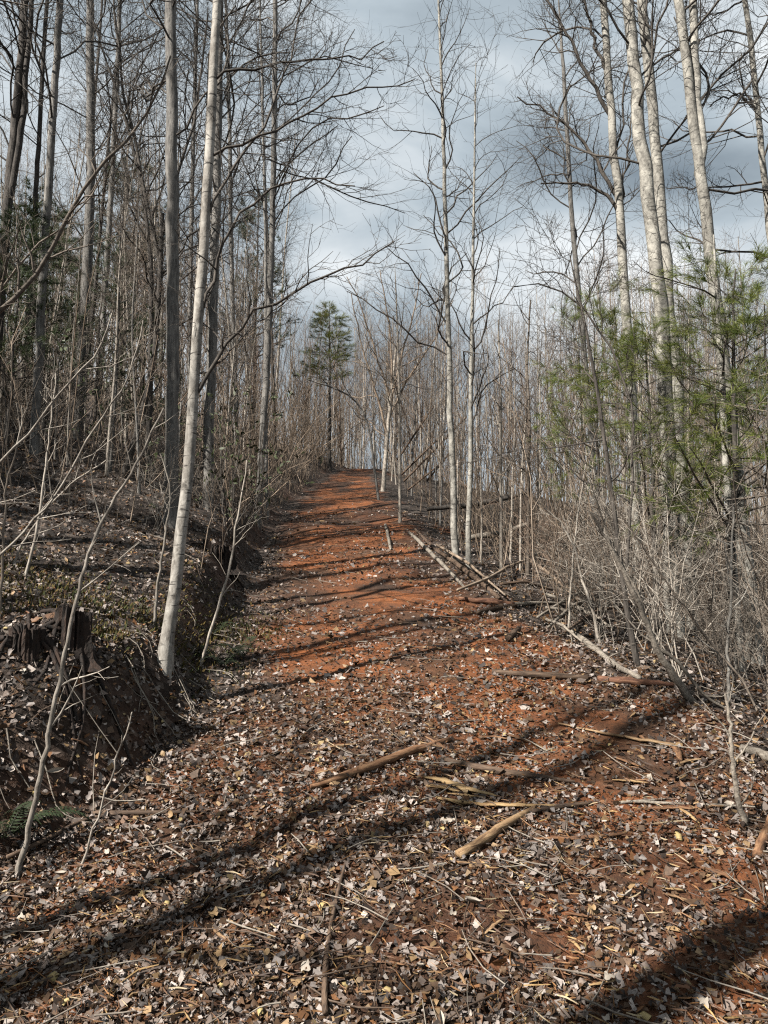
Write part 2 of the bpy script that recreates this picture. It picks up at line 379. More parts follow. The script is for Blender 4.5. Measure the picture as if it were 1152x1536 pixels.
# ------------------------------------------------------------------ leaf litter
PAL = np.array([(0.27, 0.235, 0.215), (0.37, 0.325, 0.29), (0.25, 0.165, 0.085), (0.100, 0.059, 0.033), (0.028, 0.018, 0.013), (0.16, 0.075, 0.030), (0.175, 0.137, 0.115), (0.34, 0.25, 0.12)])
PALW = np.array([0.18, 0.06, 0.035, 0.24, 0.22, 0.05, 0.22, 0.005])
def litter_points(rng, n, y0, y1, power, dens_fn):
    power = power + 1e-3; u = rng.random(n); y = (y0 ** (1 - power) + u * (y1 ** (1 - power) - y0 ** (1 - power))) ** (1 / (1 - power))
    x = (rng.random(n) * 2 - 1) * (0.58 * y + 0.35)
    keep = rng.random(n) < dens_fn(x, y)
    return x[keep], y[keep]
def dens(x, y):
    pm = path_mask(x, y)
    clump = 0.5 + 0.85 * vnoise(x * 0.9, y * 1.2, 51) + 0.3 * vnoise(x * 4, y * 3.4, 52)
    on = np.clip(np.interp(y, [0, 4, 6, 9, 30], [0.95, 0.80, 0.52, 0.40, 0.32]) * (np.interp(y, [3, 6], [.5, .12]) + 1.5 * clump), 0.03, 1)
    bank = sstep(0.0, 0.1, toe(y) - x) * sstep(0, 0.2, 0.42 - (toe(y) - x))
    off = np.clip(0.55 + 0.5 * clump, 0, 1) * (1 - 0.45 * bank)
    return pm * on + (1 - pm) * off
def ground_normal(x, y):
    e = 0.05
    dx = (terrain(x + e, y, False) - terrain(x - e, y, False)) / (2 * e); dy = (terrain(x, y + e, False) - terrain(x, y - e, False)) / (2 * e)
    return norm(np.stack([-dx, -dy, np.ones_like(dx)], -1))
def place_local(rng, L, x, y, zoff, tilt):
    """L (N,k,3) local shapes -> world"""
    N = len(x); nrm = ground_normal(x, y) + rng.normal(size=(N, 3)) * tilt; nrm[:, 2] = np.abs(nrm[:, 2]) + 0.05; nrm = norm(nrm)
    az = rng.random(N) * 2 * np.pi; h = np.stack([np.cos(az), np.sin(az), np.zeros(N)], -1)
    u = norm(h - (h * nrm).sum(-1, keepdims=True) * nrm); v = np.cross(nrm, u)
    pos = np.stack([x, y, terrain(x, y) + zoff], -1)
    return pos[:, None, :] + L[..., 0:1] * u[:, None] + L[..., 1:2] * v[:, None] + L[..., 2:3] * nrm[:, None]
PROFS = np.array([[0.05, .75, 1.0, .8, .45, .02], [0.05, .9, .42, 1.0, .5, .05], [.1, .55, .8, .75, .6, .1], [.3, 1.0, .55, .9, .95, .25]])
def leaf_local(rng, N, size, st=6):
    s = np.linspace(0, 1, 6) if st == 6 else np.array([0, .4, .75, 1]); typ = rng.integers(0, 4, N); prof = PROFS[typ] if st == 6 else PROFS[typ][:, [0, 2, 3, 5]]
    prof = prof * (0.75 + 0.42 * rng.random((N, st)))
    L = size[:, None]; k = rng.normal(0, 2.3, N)[:, None] + 1e-3; c = rng.normal(0.45, 0.75, N)[:, None]
    xx = L * np.sin(k * (s - .5)) / k; zz = L * (1 - np.cos(k * (s - .5))) / k
    asp = (0.22 + 0.22 * rng.random(N))[:, None]; w = L * asp * prof
    tw = rng.normal(0, 0.35, N)[:, None] * (s - 0.5)
    out = np.empty((N, st, 3, 3))
    for j, sg in enumerate((-1, 0, 1)):
        cc = c + sg * tw
        out[:, :, j, 0] = xx; out[:, :, j, 1] = sg * w * np.cos(cc); out[:, :, j, 2] = zz + abs(sg) * w * np.sin(cc)
    return out.reshape(N, st * 3, 3)
LEAF_F = np.array([[r * 3 + c, (r + 1) * 3 + c, (r + 1) * 3 + c + 1, r * 3 + c + 1] for r in range(5) for c in range(2)])
def build_litter():
    rng = np.random.default_rng(3); bag = Bag()
    # whole and half leaves
    for st, n_, y0, y1 in ((6, 31000, 1.55, 4.6), (4, 28000, 4.6, 24)):
        x, y = litter_points(rng, n_, y0, y1, 1.0, dens); N = len(x)
        size = np.clip(rng.lognormal(math.log(0.0215), 0.48, N), 0.010, 0.058) * np.interp(y, [2, 10, 24], [1, 1.15, 1.5])
        size *= 1 - 0.25 * path_mask(x, y)
        W = place_local(rng, leaf_local(rng, N, size, st), x, y, 0.007 + 0.010 * rng.random(N), 0.36)
        ci = rng.choice(8, N, p=PALW / PALW.sum()); C = PAL[ci] * (0.75 + 0.5 * rng.random((N, 1)))
        F = (np.arange(N) * st * 3)[:, None, None] + LEAF_F[None, :(st - 1) * 2]
        bag.add(W.reshape(-1, 3), F.reshape(-1, 4), np.repeat(C, st * 3, 0))
    # crumbled fragments
    x, y = litter_points(rng, 135000, 1.5, 15, 1.05, lambda a, b: np.clip(dens(a, b) + 0.15 * (b < 7), 0, 1)); N = len(x)
    sz = np.clip(rng.lognormal(math.log(0.0078), 0.45, N), 0.0035, 0.018) * np.interp(y, [2, 8, 20], [1, 1.3, 1.9])
    q = np.array([[-1, -.6, 0], [1, -.5, 0], [.9, .6, 0], [-.8, .55, 0]])[None] * sz[:, None, None]
    q = q + rng.normal(size=(N, 4, 3)) * sz[:, None, None] * np.array([.3, .25, .5])
    W = place_local(rng, q, x, y, 0.005 + 0.010 * rng.random(N), 0.5)
    ci = rng.choice(8, N, p=np.array([.16, .08, .07, .25, .18, .08, .17, .01])); C = PAL[ci] * (0.7 + 0.55 * rng.random((N, 1)))
    F = (np.arange(N) * 4)[:, None] + np.arange(4)[None]
    bag.add(W.reshape(-1, 3), F, np.repeat(C, 4, 0))
    tag(link('leaf_litter', bag.mesh('leaf_litter', M['litter'], True)), 'brown and grey dead leaves covering the forest floor', 'leaf litter', kind='stuff')
    # shredded slivers of wood and straw-like stalks
    bag = Bag()
    def sd(a, b): return path_mask(a, b) * np.interp(b, [0, 6, 10], [0.9, .8, .2]) * (0.2 + sstep(-.1, .5, vnoise(a * 1.1, b * 1.1, 61)))
    x, y = litter_points(rng, 17000, 1.5, 12, 1.0, sd); N = len(x)
    L = rng.lognormal(math.log(0.019), 0.5, N); az = rng.random(N) * 6.283; dz = rng.normal(0, .12, N)
    p0 = np.stack([x, y, terrain(x, y) + 0.018 + .01 * rng.random(N)], -1); d = np.stack([np.cos(az), np.sin(az), dz + 0.2 * np.sin(az)], -1) * L[:, None]
    P = np.stack([p0 - d, p0 + rng.normal(size=(N, 3)) * L[:, None] * .08, p0 + d], 1); R = (0.0008 + 0.0022 * rng.random(N))[:, None] * np.array([[.6, 1, .4]])
    V, F = tubes(P, R, 3)
    pal = np.array([(.36, .235, .10), (.22, .11, .042), (.13, .066, .034), (.40, .32, .20), (.05, .03, .02)])
    C = pal[rng.choice(5, N, p=[.09, .20, .38, .06, .27])] * (.7 + .5 * rng.random((N, 1)))
    bag.add(V, F, np.repeat(C, 9, 0))
    tag(link('wood_shreds', bag.mesh('wood_shreds', M['litter'], False)), 'fine shredded wood slivers scattered over the trail', 'wood shreds', kind='stuff')
    # fine twigs lying everywhere
    bag = Bag(); N = 800
    y = np.exp(rng.uniform(math.log(1.7), math.log(18), N)); x = (rng.random(N) * 2 - 1) * .58 * y
    L = rng.uniform(.03, .16, N); az = rng.random(N) * 6.283
    s = np.linspace(-1, 1, 4)[None, :]; bend = rng.normal(0, .12, N)[:, None] * s ** 2
    px = x[:, None] + L[:, None] * (np.cos(az)[:, None] * s - np.sin(az)[:, None] * bend); pyy = y[:, None] + L[:, None] * (np.sin(az)[:, None] * s + np.cos(az)[:, None] * bend)
    pz = terrain(px, pyy) + .02 + .02 * rng.random((N, 1))
    R = rng.uniform(.0015, .0035, N)[:, None] * np.array([[1, .9, .8, .5]])
    V, F = tubes(np.stack([px, pyy, pz], -1), R, 3)
    C = np.array([(.20, .17, .14), (.10, .07, .05), (.28, .25, .21)])[rng.integers(0, 3, N)]
    bag.add(V, F, np.repeat(C, 12, 0))
    tag(link('fallen_twigs', bag.mesh('fallen_twigs', M['litter'])), 'fine dead twigs strewn through the leaf litter', 'twigs', kind='stuff')
build_litter()
def build_big_leaves():
    rng = np.random.default_rng(8)
    protos = []
    for i in range(10):
        L = leaf_local(rng, 1, np.array([1.0]))[0]
        protos.append(mesh_np('leaf', L, LEAF_F, LEAFM[i % 6]))
    star = []                                                     # lobed tulip-poplar leaf, flat
    for k in range(6):
        ang = np.linspace(0, 2 * np.pi, 16, endpoint=False); r = 0.5 * (0.82 + 0.14 * np.cos(ang * 4 + .3)) * (0.75 + .35 * rng.random(16))
        V = np.vstack([[0, 0, 0], np.stack([r * np.cos(ang), r * np.sin(ang), .10 * rng.normal(size=16) + .12 * np.cos(2 * ang + k)], 1)])
        F = np.array([[0, j + 1, (j + 1) % 16 + 1] for j in range(16)])
        protos.append(mesh_np('leaf', V, F, LEAFM[(k + k // 3) % 3 if k != 3 else 4]))
    spots = [(250, 1365, 3, .07), (485, 1370, 9, .06), (710, 1370, 0, .07), (938, 1440, 2, .075), (1020, 1262, 3, .07), (358, 1176, 3, .04), (80, 1168, 0, .09), (78, 1475, 3, .08),
             (14, 1264, 0, .06), (50, 1268, 0, .05), (404, 1255, 2, .05), (92, 1325, 0, .06), (350, 1115, 5, .07), (232, 1290, 2, .06), (965, 1535, 3, .07), (850, 1502, 2, .05), (390, 1528, 3, .05), (945, 1358, 0, .05), (662, 1555, 0, .06)]
    pts = [(hit(a, b)[0], hit(a, b)[1], k, s) for a, b, k, s in spots]
    while len(pts) < 285:
        y = math.exp(rng.uniform(math.log(1.75), math.log(4.6))); x = rng.uniform(-1, 1) * .55 * y
        if rng.random() < .95 - .35 * float(path_mask(x, y)): pts.append((x, y, int(rng.integers(0, 16)), rng.uniform(.024, .044)))
    for x, y, k, s in pts:
        o = link('leaf', protos[k], GROUND); n = ground_normal(np.array([x]), np.array([y]))[0] + rng.normal(size=3) * .22
        q = Vector(n).to_track_quat('Z', 'Y'); o.rotation_mode = 'QUATERNION'
        from mathutils import Quaternion
        o.rotation_quaternion = q @ Quaternion((0, 0, 1), rng.random() * 6.28)
        o.location = (x, y, float(terrain(x, y)) + .028); o.scale = (s, s, s)
build_big_leaves()

# ------------------------------------------------------------------ trees
def pix_line(pts, Y):
    """pixel points, each (px, py) or (px, py, extra depth), onto the upright sheet at distance Y"""
    return np.array([at(p[0], p[1], Y + (p[2] if len(p) > 2 else 0)) for p in pts])
def to_ground(P, sink=0.32):
    """carry the lowest end of a stem down (or cut it) to just under the terrain"""
    P = P.copy(); g = float(terrain(P[0, 0], P[0, 1]))
    if P[0, 2] > g:
        d = P[0] - P[1]; d = d / max(1e-6, -d[2]) if d[2] < -0.05 else np.array([0, 0, -1.0])
        q = P[0] + d * (P[0, 2] - g + sink); P = np.vstack([q[None], P])
    else:
        P[0, 2] = min(P[0, 2], g - sink * .5)
    return P
def add_roots(root, base, r, seed, n=6, mat='birch'):
    rng = np.random.default_rng(seed)
    for q in range(n):
        az = q * 6.283 / n + rng.normal(0, .25); s = np.linspace(0, 1, 8); L = rng.uniform(.12, .3)
        X = math.cos(az) * (r * .5 + L * s) + .015 * np.sin(s * 7 + q); Y = math.sin(az) * (r * .5 + L * s) + .015 * np.cos(s * 6 + q)
        Z = terrain(X + base[0], Y + base[1], False) - base[2] + .06 * (1 - s) ** 2 - .03 * s
        b = Bag(); b.tube(np.stack([X, Y, Z], 1)[None], (r * np.linspace(.55, .12, 8))[None], 7); link('root', b.mesh('root', M[mat]), root)
def hero(name, label, cat, Y, pts, wpx, bark_m, twig_m, seed, ext=5.0, limbs=26, t0=.30, llen=2.2, ang=52, hand=(), up=.10, sub=7, subsub=4, flare=.5, group=None, rng=None, twk=1.0, lrmax=.012, sides=11):
    """a tree traced on the upright sheet at Y: trunk, then limbs, each limb a part with its own twigs"""
    rng = np.random.default_rng(seed)
    P = to_ground(pix_line(pts, Y)); w = .75 * np.asarray(wpx, float) / FPX * Y / 2
    tip = P[-1] + norm(P[-1] - P[-2]) * ext if ext > 0 else P[-1]
    full = np.vstack([P, tip[None]]) if ext > 0 else P
    n = max(16, int(np.linalg.norm(np.diff(full, axis=0), axis=1).sum() / .28)); Q = resample(full, n)
    h = np.r_[0, np.cumsum(np.linalg.norm(np.diff(Q, axis=0), axis=1))]; hv = np.linalg.norm(np.diff(P, axis=0), axis=1).sum()
    Rr = np.interp(h, [0, hv, h[-1]], [w[0], w[1], max(.004, w[1] * (.25 if ext > 0 else .6))])
    Q[1:-1, :2] += rng.normal(size=(n - 2, 2)) * Rr[1:-1, None] * .12
    base = np.array([Q[0, 0], Q[0, 1], float(terrain(Q[0, 0], Q[0, 1]))])
    root = thing(name, label, cat, base, group)
    bag = Bag(); trunk_tube(bag, Q - base, Rr, sides, seed, flare)
    link('trunk', bag.mesh('trunk', M[bark_m]), root)
    # limbs
    LP, LR, _ = grow(rng, Q[None], Rr[None], int(limbs * .68), t0, .985, llen * .95, ang, 8, up, .27, .5, .003, .45)
    LR = np.minimum(LR, lrmax); lst = [(LP[i], LR[i], llen) for i in range(len(LP))]
    for hp, hw, *hm in hand:
        hq = resample(pix_line(hp, Y), 14); hr = (.8 if hm else .72) * np.linspace(hw[0], hw[1], 14) / FPX * Y / 2
        hq[1:-1] += rng.normal(size=(12, 3)) * .012
        if hm:
            b = Bag(); trunk_tube(b, hq - base, hr, 9, seed + 5, 0); link('trunk', b.mesh('trunk', M[bark_m]), root); continue
        lst.append((hq, hr, np.linalg.norm(np.diff(hq, axis=0), axis=1).sum() * .55))
    for lp, lr, ll in lst:
        b = Bag(); lp = lp - base; b.tube(lp[None], lr[None], 5); lo = link('limb', b.mesh('limb', M[twig_m]), root); b = Bag()
        ns = max(2, int(sub * twk * (1 if len(lp) == 8 else 2.0)))
        sp, sr, _ = grow(rng, lp[None], lr[None], ns, .14, .97, ll * .5, 46, 5, up * .6, .22, .6, .0024, .35)
        b.tube(sp, sr, 3)
        if subsub:
            tp, tr, _ = grow(rng, sp, sr, subsub + (subsub > 3), .2, .97, ll * .24, 44, 4, up * .6, .24, .65, .0019, .3); b.tube(tp, tr, 3)
            if subsub > 2:
                up_, ur, _ = grow(rng, tp, tr, 2, .25, .95, ll * .13, 42, 3, up * .5, .2, .7, .0017, .3); b.tube(up_, ur, 3)
        tag(link('twigs', b.mesh('twigs', M[twig_m]), lo), kind='stuff')
    return root

# --- left of the trail
hero('birch_tree', 'pale smooth-barked tree leaning right on the cut bank beside the trail', 'tree', 4.5,
     [(243, 1020), (258, 930), (275, 780), (288, 640), (298, 500), (308, 330), (320, 150), (325, 0)], (25, 18), 'birch', 'twigd', 101, 4.0, 12, .55, 1.7, 55,
     hand=[([(297, 588), (318, 548), (345, 510), (380, 470), (415, 449), (460, 432), (500, 405), (530, 393), (565, 386), (592, 362)], (9, 3)),
           ([(303, 470), (320, 400), (350, 345), (380, 296), (420, 276), (465, 261), (505, 272), (532, 279)], (8, 3)),
           ([(322, 120), (380, 96), (450, 88), (505, 90), (550, 80), (576, 62)], (7, 2.5)),
           ([(316, 235), (360, 214), (400, 205), (470, 162), (520, 142), (576, 129), (622, 119)], (7, 2.5)),
           ([(300, 560), (330, 540), (360, 510), (400, 470), (440, 440)], (4, 2)),
           ([(310, 330), (345, 250), (400, 190), (430, 110), (440, 40), (480, -30)], (7, 3))], sub=7, subsub=3, flare=.7)
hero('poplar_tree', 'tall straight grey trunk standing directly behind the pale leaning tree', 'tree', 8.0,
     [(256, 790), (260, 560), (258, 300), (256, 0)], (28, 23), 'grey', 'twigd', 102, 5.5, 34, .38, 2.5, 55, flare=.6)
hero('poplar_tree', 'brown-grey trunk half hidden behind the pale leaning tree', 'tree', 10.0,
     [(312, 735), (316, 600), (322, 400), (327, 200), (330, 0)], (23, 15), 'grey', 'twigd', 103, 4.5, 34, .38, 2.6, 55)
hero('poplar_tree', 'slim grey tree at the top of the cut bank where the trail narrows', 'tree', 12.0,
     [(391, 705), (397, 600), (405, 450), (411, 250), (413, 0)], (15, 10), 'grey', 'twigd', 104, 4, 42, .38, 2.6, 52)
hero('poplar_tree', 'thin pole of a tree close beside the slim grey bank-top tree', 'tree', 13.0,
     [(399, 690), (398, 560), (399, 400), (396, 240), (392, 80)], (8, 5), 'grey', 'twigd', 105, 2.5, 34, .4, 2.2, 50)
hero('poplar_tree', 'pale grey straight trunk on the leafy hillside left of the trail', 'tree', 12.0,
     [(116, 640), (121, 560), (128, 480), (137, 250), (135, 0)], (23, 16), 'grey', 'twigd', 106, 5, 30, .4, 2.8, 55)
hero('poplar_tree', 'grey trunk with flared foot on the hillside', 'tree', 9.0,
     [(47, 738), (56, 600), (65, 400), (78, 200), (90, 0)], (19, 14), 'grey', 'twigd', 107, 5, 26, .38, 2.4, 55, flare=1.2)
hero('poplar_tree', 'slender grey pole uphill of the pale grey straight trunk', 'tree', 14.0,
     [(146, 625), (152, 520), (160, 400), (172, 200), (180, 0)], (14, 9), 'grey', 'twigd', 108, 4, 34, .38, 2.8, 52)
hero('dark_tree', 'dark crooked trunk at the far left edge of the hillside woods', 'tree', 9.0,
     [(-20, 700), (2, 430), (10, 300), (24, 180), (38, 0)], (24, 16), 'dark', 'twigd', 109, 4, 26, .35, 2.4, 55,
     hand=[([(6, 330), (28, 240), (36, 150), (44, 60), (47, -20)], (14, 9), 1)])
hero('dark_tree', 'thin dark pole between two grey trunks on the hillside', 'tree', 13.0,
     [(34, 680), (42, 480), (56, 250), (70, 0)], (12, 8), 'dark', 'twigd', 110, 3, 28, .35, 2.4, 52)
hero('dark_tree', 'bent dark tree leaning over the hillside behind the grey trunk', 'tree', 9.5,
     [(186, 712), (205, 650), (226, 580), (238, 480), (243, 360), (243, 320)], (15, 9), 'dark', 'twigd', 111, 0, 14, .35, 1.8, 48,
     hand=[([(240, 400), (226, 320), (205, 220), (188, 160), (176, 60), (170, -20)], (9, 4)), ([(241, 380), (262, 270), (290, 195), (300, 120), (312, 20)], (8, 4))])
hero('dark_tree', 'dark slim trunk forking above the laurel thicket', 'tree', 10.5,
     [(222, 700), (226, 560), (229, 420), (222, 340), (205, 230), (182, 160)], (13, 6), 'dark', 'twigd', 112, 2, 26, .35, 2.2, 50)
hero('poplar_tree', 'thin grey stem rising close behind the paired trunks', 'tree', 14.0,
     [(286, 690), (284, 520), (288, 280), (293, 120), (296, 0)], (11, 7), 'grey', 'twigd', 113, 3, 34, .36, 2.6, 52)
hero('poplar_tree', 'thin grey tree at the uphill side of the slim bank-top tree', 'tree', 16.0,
     [(356, 690), (352, 540), (346, 380), (345, 200), (340, 40)], (11, 7), 'grey', 'twigd', 114, 3, 36, .36, 2.8, 50)
# trees of the hillside beyond the frame, whose limbs or shadows come into view
hero('overhanging_tree', 'tree just out of view whose long pale arching limb reaches over the hillside', 'tree', 5.0,
     [(-140, 800), (-150, 560), (-160, 200), (-170, -200)], (30, 24), 'grey', 'twig', 115, 3, 16, .4, 1.8, 55,
     hand=[([(-150, 560), (-60, 520), (0, 474), (50, 425), (80, 360), (95, 330), (115, 295), (150, 250), (185, 215), (220, 170), (240, 125), (256, 84)], (14, 4)),
           ([(-155, 470), (-60, 500), (0, 440), (60, 360), (120, 330), (165, 230), (190, 190)], (7, 2))], sub=6, subsub=3)
# --- right of the trail
hero('poplar_tree', 'pale trunk with long dark limbs arching out towards the trail', 'tree', 8.5,
     [(955, 860), (950, 700), (943, 500), (931, 350), (921, 225), (911, 100), (906, 0)], (24, 15), 'pale', 'twigd', 201, 3.5, 14, .45, 1.9, 52,
     hand=[([(927, 318), (910, 290), (896, 281), (876, 274), (856, 275), (835, 272), (811, 275)], (9, 3)),
           ([(928, 300), (908, 258), (886, 226), (860, 195), (836, 176), (806, 156), (776, 145)], (10, 3)),
           ([(917, 175), (896, 140), (876, 110), (860, 70), (846, 40), (816, -5)], (10, 5)),
           ([(931, 340), (935, 270), (945, 200), (948, 140)], (6, 3)),
           ([(912, 110), (890, 60), (880, 20), (870, -30)], (8, 5))], sub=7, subsub=4)
hero('poplar_tree', 'stout pale lichen-flecked trunk, left of a close pair', 'tree', 7.4,
     [(1012, 985), (1006, 800), (1000, 600), (991, 435), (966, 250), (951, 125), (943, 0)], (34, 24), 'pale', 'twigd', 202, 4.5, 22, .42, 2.0, 55, flare=.5)
hero('poplar_tree', 'stout pale trunk, right of a close pair', 'tree', 7.9,
     [(1040, 960), (1032, 800), (1015, 600), (1001, 425), (986, 250), (971, 100), (963, 0)], (27, 20), 'pale', 'twigd', 203, 4.5, 22, .42, 2.0, 55, flare=.5)
hero('poplar_tree', 'pale mottled trunk forking high above the young pine', 'tree', 7.0,
     [(1132, 1010), (1120, 830), (1100, 650), (1077, 500), (1057, 300), (1037, 150), (1018, 0)], (30, 19), 'pale', 'twigd', 204, 4, 20, .40, 2.0, 55,
     hand=[([(1059, 330), (1056, 280), (1049, 180), (1043, 100), (1038, 0), (1032, -120)], (20, 14), 1)])
hero('poplar_tree', 'thinner pale trunk at the foot of the forking tree', 'tree', 6.4,
     [(1113, 1010), (1104, 930), (1098, 830), (1090, 700), (1084, 590), (1080, 520)], (18, 12), 'pale', 'twigd', 205, 1.0, 10, .35, 1.3, 50)
hero('poplar_tree', 'slim pale tree curving at the right edge of the woods', 'tree', 8.5,
     [(1230, 980), (1205, 700), (1160, 420), (1151, 300), (1136, 165), (1126, 50), (1118, 0)], (18, 11), 'pale', 'twigd', 206, 3, 26, .35, 2.0, 55,
     hand=[([(1146, 272), (1100, 280), (1060, 282), (1000, 283)], (5, 2)), ([(1134, 165), (1110, 140), (1085, 145), (1065, 160)], (6, 3))])
hero('poplar_tree', 'thin grey tree standing behind the trunk with arching limbs', 'tree', 12.0,
     [(896, 800), (890, 700), (872, 480), (857, 325), (848, 150), (845, 105)], (14, 8), 'grey', 'twigd', 207, 1.5, 26, .42, 1.9, 52)
hero('dark_tree', 'crooked dark stem with one arching limb at the edge of the brush', 'tree', 5.4,
     [(962, 1025), (952, 965), (936, 900), (928, 820), (912, 700), (893, 560), (880, 500)], (13, 6), 'dark', 'twigd', 208, .6, 9, .4, .9, 48,
     hand=[([(940, 850), (950, 700), (956, 605), (926, 540), (896, 480), (876, 455), (846, 425), (801, 417), (771, 430)], (7, 3))], flare=.2)
# --- thin pair beside the trail
hero('young_poplar', 'taller of two slender pale young trees beside the fallen tan-brown log', 'tree', 9.3,
     [(684, 850), (679, 700), (672, 500), (668, 300), (662, 100), (657, -10)], (15, 4.5), 'pale', 'twigd', 301, .8, 40, .30, 1.5, 42, sub=5, subsub=2, up=.05, lrmax=.011, flare=.3)
hero('young_poplar', 'shorter of two slender pale young trees beside the fallen tan-brown log', 'tree', 9.0,
     [(702, 858), (705, 700), (708, 500), (711, 300), (713, 150)], (12, 3), 'pale', 'twigd', 302, .5, 34, .28, 1.4, 42, sub=5, subsub=2, up=.05, lrmax=.010, flare=.3)
hero('young_poplar', 'thin bare pole beside the red clay trail edge', 'tree', 13.0,
     [(600, 795), (600, 680), (598, 540), (594, 440)], (7, 3), 'stem', 'twig', 303, .5, 22, .4, 1.3, 40, sub=4, subsub=2, lrmax=.01, flare=.2)
hero('dark_tree', 'dark tree with fanned branches at the crest of the trail', 'tree', 19.0,
     [(575, 735), (580, 660), (586, 600), (592, 540)], (10, 5), 'stem', 'under', 304, 0.3, 8, .4, 2.2, 40,
     hand=[([(580, 650), (565, 590), (545, 530), (532, 470), (527, 440)], (6, 2)), ([(585, 610), (600, 540), (620, 470), (632, 410)], (6, 2)), ([(588, 580), (586, 500), (575, 440), (570, 405)], (5, 2)),
           ([(583, 630), (610, 570), (650, 510), (680, 450)], (5, 2)), ([(586, 600), (560, 520), (540, 450), (520, 415)], (5, 2))], sub=6, subsub=3)
hero('dark_tree', 'dark stem arching over the trail crest', 'tree', 17.0,
     [(566, 738), (560, 690), (554, 640), (543, 605), (522, 588), (490, 578), (470, 572)], (6, 3), 'grey', 'twig', 305, .2, 12, .4, 1.2, 45, sub=4, subsub=2, flare=.2)

# --- hillside trees behind the camera whose trunks throw the bands of shade on the trail
def plain_tree(name, label, xy, H, r, seed, group=None, mats=('grey', 'twigd'), limbs=9, lean=(0, 0), t0=.45, llen=2.0, sub=3, subsub=2):
    rng = np.random.default_rng(seed); x, y = xy; b = np.array([x, y, float(terrain(x, y))])
    pts = np.array([[0, 0, -.15], [lean[0] * .3, lean[1] * .3, H * .35], [lean[0] * .7, lean[1] * .7, H * .7], [lean[0], lean[1], H]])
    Q = resample(pts, 26); Q[1:-1, :2] += rng.normal(size=(24, 2)) * r * .35; Rr = np.linspace(r, r * .22, 26)
    root = thing(name, label, 'tree', b, group)
    bag = Bag(); trunk_tube(bag, Q, Rr, 9, seed, .4); link('trunk', bag.mesh('trunk', M[mats[0]]), root)
    b1 = Bag(); P1, R1, _ = grow(rng, Q[None], Rr[None], limbs, t0, .98, llen, 50, 7, .1, .16, .5, .004, .5); b1.tube(P1, R1, 4)
    P2, R2, _ = grow(rng, P1, R1, sub, .2, .97, llen * .45, 45, 4, .08, .2, .6, .003, .3); b1.tube(P2, R2, 3)
    if subsub:
        P3, R3, _ = grow(rng, P2, R2, subsub, .2, .97, llen * .22, 45, 3, .05, .2, .6, .0024, .3); b1.tube(P3, R3, 3)
    link('crown', b1.mesh('crown', M[mats[1]]), root)
    return root
SHL = 'bare grey tree on the hillside behind the viewer, shading the trail'
for i, (xy, r, H, ln) in enumerate([((-5.4, -.9), .06, 11, (.1, 0)), ((-6.0, 1.5), .055, 11, (.1, 0)), ((-3.7, .75), .035, 8, (.1, 0)), ((-4.6, .1), .065, 9, (.3, 0)), ((-4.1, -1.35), .14, 13, (0, 0)), ((-7.5, -2.5), .12, 14, (0, 0)), ((-5.6, 2.0), .08, 13, (.3, 0)), ((-6.8, 2.9), .09, 13, (.2, 0)), ((-7.5, 4.0), .09, 14, (0, 0)), ((-8.5, 5.6), .09, 14, (.1, 0)), ((-10, 7.3), .12, 15, (0, .2)), ((-11.5, 9.0), .12, 15, (0, 0)), ((-8.6, 2.4), .11, 14, (0, .2))]):
    plain_tree('hillside_tree', SHL, xy, H, r, 400 + i, 'trees shading the trail from behind')

# ------------------------------------------------------------------ saplings and the woods behind
def sapling_proto(seed, H, r, nb, blen, ang, sub, ss, mats, crook=.05):
    rng = np.random.default_rng(seed)
    n = 14; z = np.linspace(-.15, H, n); Q = np.stack([np.cumsum(rng.normal(0, crook, n)) * .6, np.cumsum(rng.normal(0, crook, n)) * .6, z], 1); Q[:2, :2] *= .2
    Q = resample(Q, 16); Rr = np.linspace(r, r * .18, 16)
    b0 = Bag(); trunk_tube(b0, Q, Rr, 7, seed, .25); tm = b0.mesh('trunk', M[mats[0]])
    b = Bag(); P1, R1, _ = grow(rng, Q[None], Rr[None], nb, .28, .98, blen, ang, 5, .10, .14, .5, .003, .6); b.tube(P1, R1, 3)
    P2, R2, _ = grow(rng, P1, R1, sub, .2, .97, blen * .5, 42, 4, .08, .18, .6, .0026, .3); b.tube(P2, R2, 3)
    if ss:
        P3, R3, _ = grow(rng, P2, R2, ss, .2, .97, blen * .25, 42, 3, .06, .18, .6, .0022, .3); b.tube(P3, R3, 3)
    return tm, b.mesh('crown', M[mats[1]])
SAPS = [sapling_proto(500 + i, 7.0, .032 + .003 * (i % 4), 24 + i % 5, 1.2 + .1 * (i % 3), 38, 4, 2, [('stem', 'twig'), ('stem', 'twigr'), ('grey', 'twig'), ('stem', 'twig')][i % 4], .035 + .012 * (i % 3)) for i in range(10)]
TALL = [sapling_proto(540 + i, 13.0, .055, 26, 1.9, 46, 5, 3, [('grey', 'twigd'), ('stem', 'twigd'), ('dark', 'twigd')][i % 3], .05) for i in range(6)]
def stand(kind, label, name, group, x, y, scale, rot, lean=(0, 0)):
    tm, cm = kind
    root = thing(name, label, 'tree', (x, y, float(terrain(x, y))), group)
    root.rotation_euler = (lean[0], lean[1], rot); root.scale = (scale[0], scale[0], scale[1])
    link('trunk', tm, root); link('crown', cm, root)
def lab_r(px, y, lean):
    t = ('distant ' if y > 20 else '') + ('leaning ' if math.hypot(*lean) > .075 else '')
    w = ('between the clay mound and the slender young pair' if px < 675 else 'just beyond the slender young pair' if px < 760 else 'in the thicket left of the trunk with arching limbs' if px < 880
         else 'behind the trunk with arching limbs' if px < 975 else 'behind the close pair of stout pale trunks' if px < 1060 else 'beyond the pale forking trunk')
    return ('%sslender bare sapling %s' % (t, w)) 
